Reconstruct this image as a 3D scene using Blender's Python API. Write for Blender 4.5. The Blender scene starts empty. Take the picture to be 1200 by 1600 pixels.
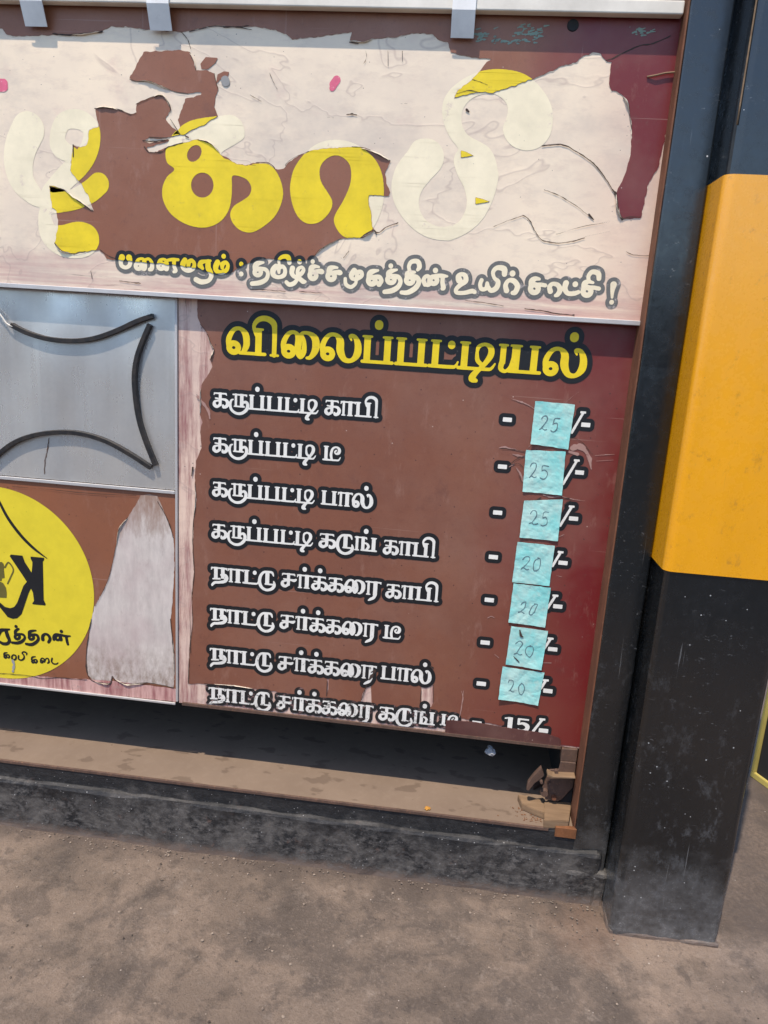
import bpy, bmesh, math, random
import numpy as np
from mathutils import Matrix, Vector, noise as mnoise
random.seed(7); np.random.seed(7)
scene = bpy.context.scene
COL = scene.collection

# ------------------------------------------------------------------ camera
PITCH, YAW, ROLL, FPX = 0.23084789, -0.09753995, 0.0639808, 1150.0
CAM = np.array([0.0, -1.4, 1.103])
_cp, _sp, _cy, _sy = math.cos(PITCH), math.sin(PITCH), math.cos(YAW), math.sin(YAW)
_f = np.array([_sy*_cp, _cy*_cp, -_sp]); _r = np.array([_cy, -_sy, 0.0]); _u = np.cross(_r, _f)
_cr, _sr = math.cos(ROLL), math.sin(ROLL)
CR = _r*_cr + _u*_sr; CU = -_r*_sr + _u*_cr; CF = _f
cd = bpy.data.cameras.new('camera'); cam = bpy.data.objects.new('camera', cd); COL.objects.link(cam)
cd.sensor_fit = 'VERTICAL'; cd.sensor_height = 36.0; cd.sensor_width = 27.0
cd.lens = 36.0*FPX/1600.0; cd.clip_start = 0.02; cd.clip_end = 500
cam.matrix_world = Matrix(((CR[0], CU[0], -CF[0], CAM[0]), (CR[1], CU[1], -CF[1], CAM[1]), (CR[2], CU[2], -CF[2], CAM[2]), (0, 0, 0, 1)))
scene.camera = cam

# ------------------------------------------------------------------ light
SUN_EL, SUN_AZ = math.radians(66), math.radians(-25)      # azimuth measured from straight behind the camera, minus = from the left
w = bpy.data.worlds.new('World'); scene.world = w; w.use_nodes = True
nt = w.node_tree; bg = nt.nodes['Background']
sky = nt.nodes.new('ShaderNodeTexSky'); sky.sky_type = 'NISHITA'; sky.sun_disc = False
sky.sun_elevation = SUN_EL
sdir = Vector((math.sin(SUN_AZ)*math.cos(SUN_EL), -math.cos(SUN_AZ)*math.cos(SUN_EL), math.sin(SUN_EL)))   # towards the sun
sky.sun_rotation = math.atan2(sdir.x, sdir.y)
sky.air_density = 1.0; sky.dust_density = 0.6; sky.ozone_density = 1.6
nt.links.new(sky.outputs[0], bg.inputs[0]); bg.inputs[1].default_value = 0.15
sd = bpy.data.lights.new('sun', 'SUN'); sd.energy = 3.0; sd.angle = math.radians(0.6); sd.color = (1.0, 0.87, 0.72)
so = bpy.data.objects.new('sun', sd); COL.objects.link(so); so.location = (0, -3, 5)
so.rotation_euler = (-sdir).to_track_quat('-Z', 'Y').to_euler()
vs = scene.view_settings; vs.view_transform = 'Standard'; vs.look = 'None'; vs.exposure = 0.82; vs.gamma = 1.0; vs.use_curve_mapping = False

# ------------------------------------------------------------------ geometry helpers
def ray(px, py): return CR*(px-600)/FPX - CU*(py-800)/FPX + CF
def at(px, py, y=0.0):
    d = ray(px, py); return CAM + d*((y-CAM[1])/d[1])
def onz(px, py, z=0.0):
    d = ray(px, py); return CAM + d*((z-CAM[2])/d[2])
def pl(px, py, y=0.0):
    p = at(px, py, y); return (p[0], p[2])
def pscale(px, py, y=0.0):
    a = at(px, py, y); b = at(px+1, py, y); c = at(px, py+1, y)
    return 0.5*(np.linalg.norm(b-a)+np.linalg.norm(c-a))
def cr_(ox, oy, s): return lambda pts: [tuple([ox+p[0]*s, oy+p[1]*s] + [v*s for v in p[2:]]) for p in pts]
A = cr_(0, 0, 1/3); B = cr_(350, 0, 1/3); C = cr_(700, 0, 1/3); D = cr_(0, 200, 1/3); EE = cr_(350, 200, 1/3); F = cr_(700, 200, 1/3)
I_ = lambda pts: pts

def link(name, me, mat, parent=None, origin=None, **props):
    if mat is not None and len(me.materials) == 0: me.materials.append(mat)
    o = bpy.data.objects.new(name, me); COL.objects.link(o)
    n = len(me.vertices); co = np.empty(n*3); me.vertices.foreach_get('co', co); co = co.reshape(-1, 3)
    if origin is None:
        lo, hi = co.min(0), co.max(0); origin = np.array([(lo[0]+hi[0])/2, (lo[1]+hi[1])/2, lo[2]])
    me.vertices.foreach_set('co', (co-origin).ravel()); me.update()
    wl = Vector(origin)
    if parent is not None:
        o.parent = parent; o.location = wl - Vector(parent['_w'])
    else: o.location = wl
    o['_w'] = tuple(wl)
    for k, v in props.items(): o[k] = v
    return o
def empty(name, loc, **props):
    o = bpy.data.objects.new(name, None); COL.objects.link(o); o.location = loc; o['_w'] = tuple(loc); o.empty_display_size = .05
    for k, v in props.items(): o[k] = v
    return o
def mesh(verts, faces, smooth=False):
    me = bpy.data.meshes.new('m'); me.from_pydata([tuple(map(float, v)) for v in verts], [], faces); me.update()
    if smooth:
        for p in me.polygons: p.use_smooth = True
    return me
def bm_mesh(bm, smooth=False):
    bmesh.ops.recalc_face_normals(bm, faces=bm.faces)
    me = bpy.data.meshes.new('m'); bm.to_mesh(me); bm.free()
    if smooth:
        for p in me.polygons: p.use_smooth = True
    return me
def box_bm(lo, hi, bev=0.0, seg=2, bm=None):
    own = bm is None
    b = bmesh.new()
    vs_ = [b.verts.new((x, y, z)) for x in (lo[0], hi[0]) for y in (lo[1], hi[1]) for z in (lo[2], hi[2])]
    for q in ((0,1,3,2), (4,6,7,5), (0,4,5,1), (2,3,7,6), (0,2,6,4), (1,5,7,3)): b.faces.new([vs_[i] for i in q])
    bmesh.ops.recalc_face_normals(b, faces=b.faces)
    if bev > 0: bmesh.ops.bevel(b, geom=list(b.edges), offset=bev, segments=seg, affect='EDGES', profile=0.5)
    if own: return b
    tmp = bpy.data.meshes.new('t'); b.to_mesh(tmp); b.free(); bm.from_mesh(tmp); bpy.data.meshes.remove(tmp); return bm
def box(lo, hi, bev=0.0, seg=2): return bm_mesh(box_bm(lo, hi, bev, seg))
def rough_box(lo, hi, cell, amp, freq, bev=0.004, seed=0.0):
    """box, cut into cells, with uneven worn faces"""
    b = box_bm(lo, hi, bev, 2)
    for ax in range(3):
        n = int((hi[ax]-lo[ax])/cell)
        for i in range(1, n):
            v = lo[ax]+(hi[ax]-lo[ax])*i/n; no = [0, 0, 0]; no[ax] = 1; co = [0, 0, 0]; co[ax] = v
            bmesh.ops.bisect_plane(b, geom=list(b.verts)+list(b.edges)+list(b.faces), plane_co=co, plane_no=no)
    b.normal_update()
    off = {}
    for v in b.verts:
        p = v.co*freq + Vector((seed, seed*1.7, 0)); k = mnoise.fractal(p, 0.9, 2.0, 4)
        off[v] = v.normal*k*amp
    for v in b.verts: v.co += off[v]
    return bm_mesh(b)
def cat(pts, n=6, closed=False):
    """Catmull-Rom through points of any dimension"""
    P = [np.array(p, float) for p in pts]; m = len(P)
    if m < 3: return [tuple(p) for p in P]
    out = []
    for i in range(m if closed else m-1):
        if closed: a, b, c, d = P[i-1], P[i], P[(i+1) % m], P[(i+2) % m]
        else: a, b, c, d = P[max(i-1, 0)], P[i], P[i+1], P[min(i+2, m-1)]
        for k in range(n):
            t = k/n
            out.append(tuple(0.5*((2*b)+(c-a)*t+(2*a-5*b+4*c-d)*t*t+(3*b-a-3*c+d)*t**3)))
    if not closed: out.append(tuple(P[-1]))
    return out
def sweep(path, prof, closed_ends=True, smooth=False, up=(0, 1, 0)):
    """profile (a,b) swept along 3D path: a along side, b along up"""
    P = [Vector(p) for p in path]; U = Vector(up); V = []; Fc = []; n = len(prof)
    for i, p in enumerate(P):
        t = (P[min(i+1, len(P)-1)]-P[max(i-1, 0)]).normalized(); s = t.cross(U).normalized(); u2 = s.cross(t).normalized()
        for a, b in prof: V.append(p+s*a+u2*b)
    for i in range(len(P)-1):
        for k in range(n):
            k2 = (k+1) % n; Fc.append((i*n+k, i*n+k2, (i+1)*n+k2, (i+1)*n+k))
    if closed_ends: Fc.append(tuple(range(n-1, -1, -1))); Fc.append(tuple(range((len(P)-1)*n, len(P)*n)))
    b = bmesh.new(); bv = [b.verts.new(v) for v in V]
    for q in Fc: b.faces.new([bv[k] for k in q])
    return bm_mesh(b, smooth)
def tube(path, r, n=8, smooth=True):
    return sweep(path, [(r*math.cos(2*math.pi*k/n), r*math.sin(2*math.pi*k/n)) for k in range(n)], True, smooth, up=(0.13, 0.9, 0.4))

# ---- flat shapes: signed fields on a grid of the board plane, cut out by marching squares
class Fld:
    def __init__(s, x0, x1, z0, z1, h=0.001):
        s.h = h; s.x0, s.z0 = x0, z0
        s.nx, s.nz = int(math.ceil((x1-x0)/h))+1, int(math.ceil((z1-z0)/h))+1
        s.X = x0+np.arange(s.nx)*h; s.Z = z0+np.arange(s.nz)*h
        s.f = np.full((s.nz, s.nx), -1.0)
    def sub(s, ax, bx, az, bz):
        i0, i1 = max(0, int((ax-s.x0)/s.h)), min(s.nx, int((bx-s.x0)/s.h)+2)
        j0, j1 = max(0, int((az-s.z0)/s.h)), min(s.nz, int((bz-s.z0)/s.h)+2)
        return i0, i1, j0, j1
    def stroke(s, pts, m=0.012, n=6):
        """pts (x,z,r); radius tapers"""
        q = cat(pts, n)
        if len(q) == 1: q = q*2
        for a, b in zip(q[:-1], q[1:]):
            rm = max(a[2], b[2])+m
            i0, i1, j0, j1 = s.sub(min(a[0], b[0])-rm, max(a[0], b[0])+rm, min(a[1], b[1])-rm, max(a[1], b[1])+rm)
            if i1 <= i0 or j1 <= j0: continue
            x = s.X[i0:i1][None, :]; z = s.Z[j0:j1][:, None]
            dx, dz = b[0]-a[0], b[1]-a[1]; L = dx*dx+dz*dz+1e-12
            t = np.clip(((x-a[0])*dx+(z-a[1])*dz)/L, 0, 1)
            d = (a[2]+t*(b[2]-a[2]))-np.hypot(x-a[0]-t*dx, z-a[1]-t*dz)
            s.f[j0:j1, i0:i1] = np.maximum(s.f[j0:j1, i0:i1], d)
        return s
    def bar(s, x0, z0, x1, z1, rnd=0.0, m=0.012):
        i0, i1, j0, j1 = s.sub(x0-m, x1+m, z0-m, z1+m)
        if i1 <= i0 or j1 <= j0: return s
        x = s.X[i0:i1][None, :]; z = s.Z[j0:j1][:, None]
        qx = np.abs(x-(x0+x1)/2)-(x1-x0)/2+rnd; qz = np.abs(z-(z0+z1)/2)-(z1-z0)/2+rnd
        d = rnd-(np.hypot(np.maximum(qx, 0), np.maximum(qz, 0))+np.minimum(np.maximum(qx, qz), 0))
        s.f[j0:j1, i0:i1] = np.maximum(s.f[j0:j1, i0:i1], d); return s
    def polyd(s, pts, m=0.012):
        xs = [p[0] for p in pts]; zs = [p[1] for p in pts]
        i0, i1, j0, j1 = s.sub(min(xs)-m, max(xs)+m, min(zs)-m, max(zs)+m)
        x = s.X[i0:i1][None, :]; z = s.Z[j0:j1][:, None]
        dist = np.full((j1-j0, i1-i0), m); ins = np.zeros((j1-j0, i1-i0), bool)
        for k in range(len(pts)):
            a, b = pts[k-1], pts[k]; dx, dz = b[0]-a[0], b[1]-a[1]; L = dx*dx+dz*dz+1e-12
            p0, p1, q0, q1 = s.sub(min(a[0], b[0])-m, max(a[0], b[0])+m, min(a[1], b[1])-m, max(a[1], b[1])+m)
            p0, p1, q0, q1 = max(p0, i0), min(p1, i1), max(q0, j0), min(q1, j1)
            if p1 > p0 and q1 > q0:
                xs2 = s.X[p0:p1][None, :]; zs2 = s.Z[q0:q1][:, None]
                t = np.clip(((xs2-a[0])*dx+(zs2-a[1])*dz)/L, 0, 1); sl = dist[q0-j0:q1-j0, p0-i0:p1-i0]
                np.minimum(sl, np.hypot(xs2-a[0]-t*dx, zs2-a[1]-t*dz), out=sl)
            if abs(dz) > 1e-12:
                zr = s.Z[j0:j1]; rows = np.nonzero((a[1] > zr) != (b[1] > zr))[0]
                if len(rows): ins[rows] ^= x < (a[0]+dx*(zr[rows]-a[1])/dz)[:, None]
        return (i0, i1, j0, j1), np.where(ins, dist, -dist)
    def poly(s, pts, m=0.012):
        (i0, i1, j0, j1), d = s.polyd(pts, m); s.f[j0:j1, i0:i1] = np.maximum(s.f[j0:j1, i0:i1], d); return s
    def cut(s, pts, m=0.012):
        (i0, i1, j0, j1), d = s.polyd(pts, m); s.f[j0:j1, i0:i1] = np.minimum(s.f[j0:j1, i0:i1], -d); return s
    def copy(s, f):
        o = Fld.__new__(Fld); o.__dict__.update(s.__dict__); o.f = f; return o
    def mesh(s, y, off=0.0, thick=0.0):
        f = s.f+off; f = np.where(np.abs(f) < 1e-7, 1e-7, f); g = f > 0
        c = g[:-1, :-1].astype(int)+g[:-1, 1:]+g[1:, :-1]+g[1:, 1:]
        V = []; Q = []; X, Z, h = s.X, s.Z, s.h
        full = c == 4
        for j in np.nonzero(full.any(1))[0]:
            r = np.concatenate(([0], full[j].astype(int), [0])); dd = np.diff(r)
            for a, b in zip(np.nonzero(dd == 1)[0], np.nonzero(dd == -1)[0]):
                k = len(V); V += [(X[a], y, Z[j]), (X[b], y, Z[j]), (X[b], y, Z[j+1]), (X[a], y, Z[j+1])]; Q.append((k, k+1, k+2, k+3))
        for j, i in zip(*np.nonzero((c > 0) & (c < 4))):
            cs = [(i, j), (i+1, j), (i+1, j+1), (i, j+1)]; pts = []; cross = []
            for k in range(4):
                a, b = cs[k], cs[(k+1) % 4]; fa, fb = f[a[1], a[0]], f[b[1], b[0]]
                if fa > 0: pts.append((X[a[0]], Z[a[1]]))
                if (fa > 0) != (fb > 0):
                    t = fa/(fa-fb); p = (X[a[0]]+t*(X[b[0]]-X[a[0]]), Z[a[1]]+t*(Z[b[1]]-Z[a[1]])); pts.append(p); cross.append(p)
            k = len(V); V += [(p[0], y, p[1]) for p in pts]; Q.append(tuple(range(k, k+len(pts))))
            if thick > 0 and len(cross) == 2:
                (a, b) = cross; k = len(V)
                V += [(a[0], y, a[1]), (b[0], y, b[1]), (b[0], y+thick, b[1]), (a[0], y+thick, a[1])]; Q.append((k, k+1, k+2, k+3))
        return mesh(V, Q) if V else None
def P2(pts, y=0.0, closed=True, smooth=0):
    """pixel polygon -> plane polygon"""
    q = [pl(p[0], p[1], y) for p in pts]
    return cat(q, smooth, True) if smooth else q
def S2(pts, y=0.0):
    """pixel stroke (x,y,r) -> plane stroke"""
    return [pl(p[0], p[1], y)+(p[2]*pscale(p[0], p[1], y),) for p in pts]
def jag(pts, amp, step=0.0035, seed=0.0):
    """tear an edge: subdivide a plane polygon and displace it"""
    out = []
    for k in range(len(pts)):
        a, b = np.array(pts[k]), np.array(pts[(k+1) % len(pts)]); L = np.linalg.norm(b-a); n = max(1, int(L/step))
        for i in range(n):
            p = a+(b-a)*i/n; v = mnoise.noise_vector(Vector((p[0]*110, p[1]*110, seed)))+0.8*mnoise.noise_vector(Vector((p[0]*420, p[1]*420, seed+5)))
            out.append((p[0]+v[0]*amp, p[1]+v[1]*amp))
    return out

# ------------------------------------------------------------------ materials
class M:
    """tiny node builder; world position as texture space"""
    def __init__(s, name):
        s.m = bpy.data.materials.new(name); s.m.use_nodes = True; s.t = s.m.node_tree; s.b = s.t.nodes['Principled BSDF']
        g = s.t.nodes.new('ShaderNodeNewGeometry'); s.pos = g.outputs['Position']
        sp = s.t.nodes.new('ShaderNodeSeparateXYZ'); s.t.links.new(s.pos, sp.inputs[0]); s.x, s.y, s.z = sp.outputs
    def new(s, k): return s.t.nodes.new(k)
    def lk(s, a, b): s.t.links.new(a, b)
    def scl(s, v):
        n = s.new('ShaderNodeVectorMath'); n.operation = 'MULTIPLY'; s.lk(s.pos, n.inputs[0]); n.inputs[1].default_value = v; return n.outputs[0]
    def noise(s, scale, det=4, rough=.55, stretch=None, seed=0.0, dist=0.0):
        n = s.new('ShaderNodeTexNoise'); n.noise_dimensions = '4D'; n.inputs['W'].default_value = seed
        n.inputs['Scale'].default_value = scale; n.inputs['Detail'].default_value = det; n.inputs['Roughness'].default_value = rough; n.inputs['Distortion'].default_value = dist
        s.lk(s.scl(stretch) if stretch else s.pos, n.inputs['Vector']); return n.outputs['Fac']
    def vor(s, scale, stretch=None, rnd=1.0):
        n = s.new('ShaderNodeTexVoronoi'); n.inputs['Scale'].default_value = scale; n.inputs['Randomness'].default_value = rnd
        s.lk(s.scl(stretch) if stretch else s.pos, n.inputs['Vector']); return n
    def rng(s, v, a, b, c=0.0, d=1.0):
        n = s.new('ShaderNodeMapRange'); n.inputs[1].default_value = a; n.inputs[2].default_value = b; n.inputs[3].default_value = c; n.inputs[4].default_value = d
        s.lk(v, n.inputs[0]); return n.outputs[0]
    def op(s, o, a, b=None):
        n = s.new('ShaderNodeMath'); n.operation = o; n.use_clamp = False
        for i, v in enumerate((a, b)):
            if v is None: continue
            if isinstance(v, (int, float)): n.inputs[i].default_value = v
            else: s.lk(v, n.inputs[i])
        return n.outputs[0]
    def mix(s, fac, a, b):
        n = s.new('ShaderNodeMix'); n.data_type = 'RGBA'; n.clamp_factor = True
        if isinstance(fac, (int, float)): n.inputs[0].default_value = fac
        else: s.lk(fac, n.inputs[0])
        for i, v in ((6, a), (7, b)):
            if isinstance(v, tuple): n.inputs[i].default_value = v+(1,) if len(v) == 3 else v
            else: s.lk(v, n.inputs[i])
        return n.outputs[2]
    def col(s, c):
        if isinstance(c, tuple): s.b.inputs['Base Color'].default_value = c+(1,)
        else: s.lk(c, s.b.inputs['Base Color'])
        return s
    def rough(s, r):
        if isinstance(r, (int, float)): s.b.inputs['Roughness'].default_value = r
        else: s.lk(r, s.b.inputs['Roughness'])
        return s
    def set(s, **k):
        for a, v in k.items(): s.b.inputs[a.replace('_', ' ')].default_value = v
        return s
    def bump(s, h, strength=.3, dist=.001):
        n = s.new('ShaderNodeBump'); n.inputs['Strength'].default_value = strength; n.inputs['Distance'].default_value = dist
        s.lk(h, n.inputs['Height']); s.lk(n.outputs[0], s.b.inputs['Normal']); return s

def flecks(m, scale, size, keep, stretch=None):
    """sparse specks: voronoi cells, only some of them carry a speck"""
    v = m.vor(scale, stretch); sp = m.new('ShaderNodeSeparateColor'); m.lk(v.outputs['Color'], sp.inputs[0])
    sz = m.op('MULTIPLY', sp.outputs[1], size)
    return m.op('MULTIPLY', m.op('LESS_THAN', v.outputs['Distance'], sz), m.op('GREATER_THAN', sp.outputs[0], 1-keep))

def mat_backing(name, seed, zlow=None, xright=None, pink=.0):
    m = M(name); n1 = m.noise(3.2, 5, .6, seed=seed); n2 = m.noise(9, 6, .65, (.7, 1, 1.5), seed+2); n3 = m.noise(42, 5, .75, (.45, 1, 1.2), seed+4)
    c = m.mix(m.rng(n1, .3, .7), (.86, .71, .53), (.64, .54, .44))
    c = m.mix(m.rng(n2, .45, .8, 0, .55), c, (.90, .77, .58))
    c = m.mix(m.rng(n3, .50, .78, 0, .55), c, (.52, .41, .34))
    c = m.mix(m.rng(m.noise(4.5, 6, .7, (.7, 1, 1), seed+31), .5, .72, 0, .7), c, (.46, .40, .35))
    c = m.mix(m.rng(m.noise(10, 5, .7, seed=seed+33), .56, .7, 0, .35), c, (.62, .42, .36))
    if zlow is not None:
        k = m.op('MULTIPLY', m.rng(m.op('ADD', m.z, m.rng(m.noise(14, 4, .6, (.5, 1, 1), seed+7), .3, .7, -.018, .018)), zlow, zlow+.075, 1, 0), m.rng(m.noise(30, 6, .7, (.09, 1, 2.2), seed+9), .35, .62))
        c = m.mix(m.op('MULTIPLY', k, .85), c, (.42, .17, .18))
        k2 = m.op('MULTIPLY', m.rng(m.z, zlow+.01, zlow+.05, 1, 0), m.rng(m.noise(70, 5, .75, (.07, 1, 1.5), seed+12), .60, .68))
        c = m.mix(k2, c, (.09, .04, .04))
    if xright is not None:
        k = m.op('MULTIPLY', m.rng(m.x, xright-.16, xright, 0, 1), m.rng(n2, .3, .6, .3, 1)); c = m.mix(m.op('MULTIPLY', k, .45), c, (.42, .14, .14))
    if pink:
        c = m.mix(pink, c, (.50, .24, .24))
        v = m.noise(22, 6, .72, (2.4, 1, .22), seed+40); c = m.mix(m.rng(v, .44, .62, 0, .85), c, (.24, .075, .080)); c = m.mix(m.rng(m.noise(60, 5, .75, (2.4, 1, .3), seed+42), .60, .70, 0, .8), c, (.05, .028, .026))
    cr1 = m.op('ABSOLUTE', m.op('SUBTRACT', m.noise(3.5, 4, .6, (.8, 1, 1.3), seed+51, .8), .5)); c = m.mix(m.rng(cr1, .0, .006, .40, 0), c, (.36, .27, .24))
    c = m.mix(flecks(m, 120, .16, .10), c, (.22, .17, .15))
    c = m.mix(m.rng(m.noise(45, 5, .8, seed=seed+20), .66, .78, 0, .5), c, (.30, .24, .22))
    m.col(c).rough(m.rng(n2, .3, .7, .42, .62)).bump(m.op('ADD', m.op('ADD', m.op('MULTIPLY', n3, .5), n2), m.rng(cr1, .0, .016, .55, 0)), .20, .0013)
    return m.m
def mat_vinyl(name, seed, red=None, sat=1.0, base=(.275, .104, .052), alt=(.215, .080, .041), redc=(.150, .010, .012)):
    m = M(name); n1 = m.noise(5, 5, .65, seed=seed); n2 = m.noise(90, 5, .75, seed=seed+3); n3 = m.noise(500, 2, .5, seed=seed+5)
    c = m.mix(m.rng(n1, .3, .7), base, alt)
    if red: c = m.mix(m.rng(m.op('ADD', m.x, m.rng(m.noise(4, 3, .6, seed=seed+8), .3, .7, -.05, .05)), red[0], red[1]), c, redc)
    c = m.mix(m.rng(m.noise(2.6, 5, .7, seed=seed+13), .48, .72, 0, .30), c, (.34, .21, .16))          # chalky fading
    c = m.mix(m.rng(n2, .56, .72, 0, .5), c, (.13, .050, .038))
    c = m.mix(m.rng(m.noise(25, 6, .75, (1, 1, .35), seed+11), .57, .74, 0, .45), c, (.37, .22, .17))
    c = m.mix(m.rng(m.noise(9, 6, .75, seed=seed+15), .58, .70, 0, .40), c, (.10, .042, .034))           # smears of grime
    c = m.mix(m.rng(m.noise(34, 3, .55, (.06, 1, 5.0), seed+17), .68, .71, 0, .35), c, (.42, .28, .23))  # fine scratches
    c = m.mix(m.rng(m.noise(34, 3, .55, (5.0, 1, .09), seed+19), .69, .72, 0, .30), c, (.42, .28, .23))
    c = m.mix(m.op('MULTIPLY', flecks(m, 75, .12, .22), .8), c, (.07, .03, .025)); c = m.mix(m.op('MULTIPLY', flecks(m, 55, .07, .12), .8), c, (.50, .38, .32))
    c = m.mix(m.rng(n3, .3, .7, 0, .14), c, (.10, .04, .03))
    m.col(c).rough(m.rng(n1, .3, .7, .30, .55)).set(Specular_IOR_Level=.5).bump(m.op('ADD', m.op('ADD', n2, m.op('MULTIPLY', n3, .3)), m.op('MULTIPLY', m.noise(14, 3, .5, seed=seed+23), 3.0)), .16, .0012)
    return m.m
def mat_print(name, c, seed=0, wear=0.0, wearc=(.4, .3, .28), rough=.45, var=.12, wscale=60):
    m = M(name); n = m.noise(22, 5, .65, seed=seed)
    dark = tuple(v*(1-var*2) for v in c); k = m.mix(m.rng(n, .35, .75), c, dark)
    if wear: k = m.mix(m.rng(m.noise(wscale, 6, .75, seed=seed+3), .62-wear*.2, .70-wear*.2), k, wearc)
    k = m.mix(m.op('MULTIPLY', flecks(m, 110, .12, .10), .5), k, tuple(v*.4 for v in c))
    m.col(k).rough(rough).set(Specular_IOR_Level=.4).bump(m.noise(140, 3, .6, seed=seed+6), .06, .0006)
    return m.m
def mat_paint(name, c, seed, dust_z=None, fl=.1, ior=1.72, rough=.19, var=.6, dust=(.17, .175, .18), streak=True):
    """glossy enamel paint on metal or plaster, with chips and paint specks"""
    m = M(name); n1 = m.noise(7, 5, .6, (1.6, 1.6, .5), seed); n2 = m.noise(60, 5, .7, seed=seed+2); n3 = m.noise(40, 5, .7, (2.2, 2.2, .25), seed+3)
    k = m.mix(m.rng(n1, .3, .7), c, tuple(v*var for v in c))
    k = m.mix(m.rng(n3, .58, .8, 0, .25), k, tuple(v*.8+.02 for v in c))
    if dust_z:
        dz = m.rng(m.op('ADD', m.z, m.rng(m.noise(12, 5, .65, seed=seed+5), .25, .75, -.08, .08)), dust_z[0], dust_z[1], 1, 0)
        k = m.mix(m.op('MULTIPLY', dz, m.rng(n2, .3, .6, .25, .9)), k, dust)
        sc = m.op('MULTIPLY', m.rng(m.noise(120, 6, .8, (.5, 1, 1), seed+6), .60, .66), m.rng(m.noise(6, 3, .5, seed=seed+7), .47, .6)); k = m.mix(m.op('MULTIPLY', sc, .7), k, (.20, .21, .22))
    if not fl:
        k = m.mix(m.rng(m.noise(38, 6, .8, (1, 1, .7), seed+41), .575, .66, 0, .5), k, tuple(v*.42+.02 for v in c)); k = m.mix(m.op('MULTIPLY', flecks(m, 60, .11, .12), .85), k, tuple(v*.22+.02 for v in c)); k = m.mix(m.rng(m.noise(45, 3, .55, (3.5, 3.5, .12), seed+43), .69, .72, 0, .4), k, tuple(v*.55+.03 for v in c))
    if fl:
        sm = m.op('MULTIPLY', m.rng(m.noise(26, 6, .8, (1, 1, .6), seed+31), .54, .66), m.rng(m.z, .10, .70, .62, .03)); k = m.mix(sm, k, (.10, .108, .118))       # chalky scuffs, denser low down where feet reach
        k = m.mix(m.rng(m.noise(45, 3, .55, (4.5, 4.5, .10), seed+33), .70, .73, 0, .5), k, (.16, .165, .17)); k = m.mix(m.rng(m.noise(60, 3, .55, (.25, .25, 5), seed+35), .71, .735, 0, .4), k, (.16, .165, .17))
        k = m.mix(flecks(m, 42, .10, fl), k, (.62, .62, .62)); k = m.mix(flecks(m, 95, .13, fl*1.3), k, (.35, .36, .36))
    m.col(k).rough(m.rng(n2, .35, .75, rough-.03, rough+.16)).set(IOR=ior).bump(m.op('ADD', m.op('MULTIPLY', n2, .6), n1), .12, .0015)
    return m.m
def mat_rust(name, c=(.20, .075, .035), seed=0):
    m = M(name); n = m.noise(40, 6, .7, (1, 1, .4), seed); n2 = m.noise(160, 4, .7, seed=seed+1)
    k = m.mix(m.rng(n, .3, .7), c, tuple(v*.45 for v in c)); k = m.mix(m.rng(n2, .55, .75, 0, .5), k, (.30, .15, .08))
    m.col(k).rough(.75).bump(m.op('ADD', n, n2), .35, .001); return m.m
def mat_metal(name, c=(.6, .61, .62), rough=.28, seed=0, metallic=1.0):
    m = M(name); n = m.noise(120, 4, .6, (1, 1, .03), seed); n2 = m.noise(9, 5, .65, seed=seed+1); n3 = m.noise(55, 5, .75, seed=seed+4)
    k = m.mix(m.rng(n2, .35, .7), c, tuple(v*.72 for v in c)); k = m.mix(m.rng(n3, .6, .8, 0, .35), k, tuple(v*.5 for v in c))
    r = m.op('ADD', m.rng(n2, .3, .7, rough-.05, rough+.12), m.rng(n, .3, .7, -.02, .03))
    m.col(k).rough(r).set(Metallic=metallic).bump(m.op('ADD', m.op('MULTIPLY', n, .15), n2), .04, .002); return m.m

MT = {}
MT['backing'] = mat_backing('weathered_adhesive_backing', 1.0, zlow=1.157, xright=.305)
MT['backing_menu'] = mat_backing('weathered_pink_backing', 5.0, pink=.35)
MT['backing_tongue'] = mat_backing('bare_pale_sheet', 9.0)
MT['vinyl_top'] = mat_vinyl('brown_vinyl_signboard', 2.0, red=(.03, .17))
MT['vinyl_menu'] = mat_vinyl('brown_vinyl_price_board', 4.0, red=(.03, .29), base=(.235, .092, .054), alt=(.180, .070, .043))
MT['vinyl_logo'] = mat_vinyl('brown_vinyl_logo_board', 6.0)
MT['yellow'] = mat_print('yellow_print', (.82, .62, .018), 1, wear=.10, wearc=(.55, .40, .05), wscale=45)
MT['yellow_logo'] = mat_print('yellow_disc_print', (.74, .60, .035), 12, var=.08)
MT['ghost'] = mat_print('cream_ghost_print', (.88, .78, .56), 3, var=.09, wear=.12, wearc=(.66, .54, .44), wscale=35)
MT['ghost_grey'] = mat_print('grey_ghost_outline', (.15, .15, .14), 4, wear=.25, wearc=(.45, .40, .38))
MT['black'] = mat_print('black_print', (.012, .013, .015), 5, var=.1, wear=.10, wearc=(.055, .05, .05), wscale=120)
MT['white'] = mat_print('white_print', (.80, .79, .73), 6, var=.09, wear=.06, wearc=(.42, .38, .34), wscale=140)
MT['white_worn'] = mat_print('white_print_scratched', (.78, .77, .72), 7, wear=.42, wearc=(.06, .05, .05), wscale=90)
MT['black_worn'] = mat_print('black_print_scratched', (.016, .017, .018), 8, wear=.3, wearc=(.30, .17, .16), wscale=70)
MT['olive'] = mat_print('olive_print', (.14, .12, .03), 9)
MT['crack'] = mat_print('dirt_in_crack', (.060, .040, .033), 10, rough=.9)
MT['pink'] = mat_print('pink_paint_spot', (.80, .16, .26), 11, wear=.3, wearc=(.8, .5, .5), var=.2)
MT['grime'] = mat_print('grey_grime', (.30, .30, .30), 13, rough=.8)
MT['torn'] = mat_print('torn_vinyl_back', (.42, .25, .21), 14, wear=.3, wearc=(.2, .08, .07), rough=.6, var=.2)
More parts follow.
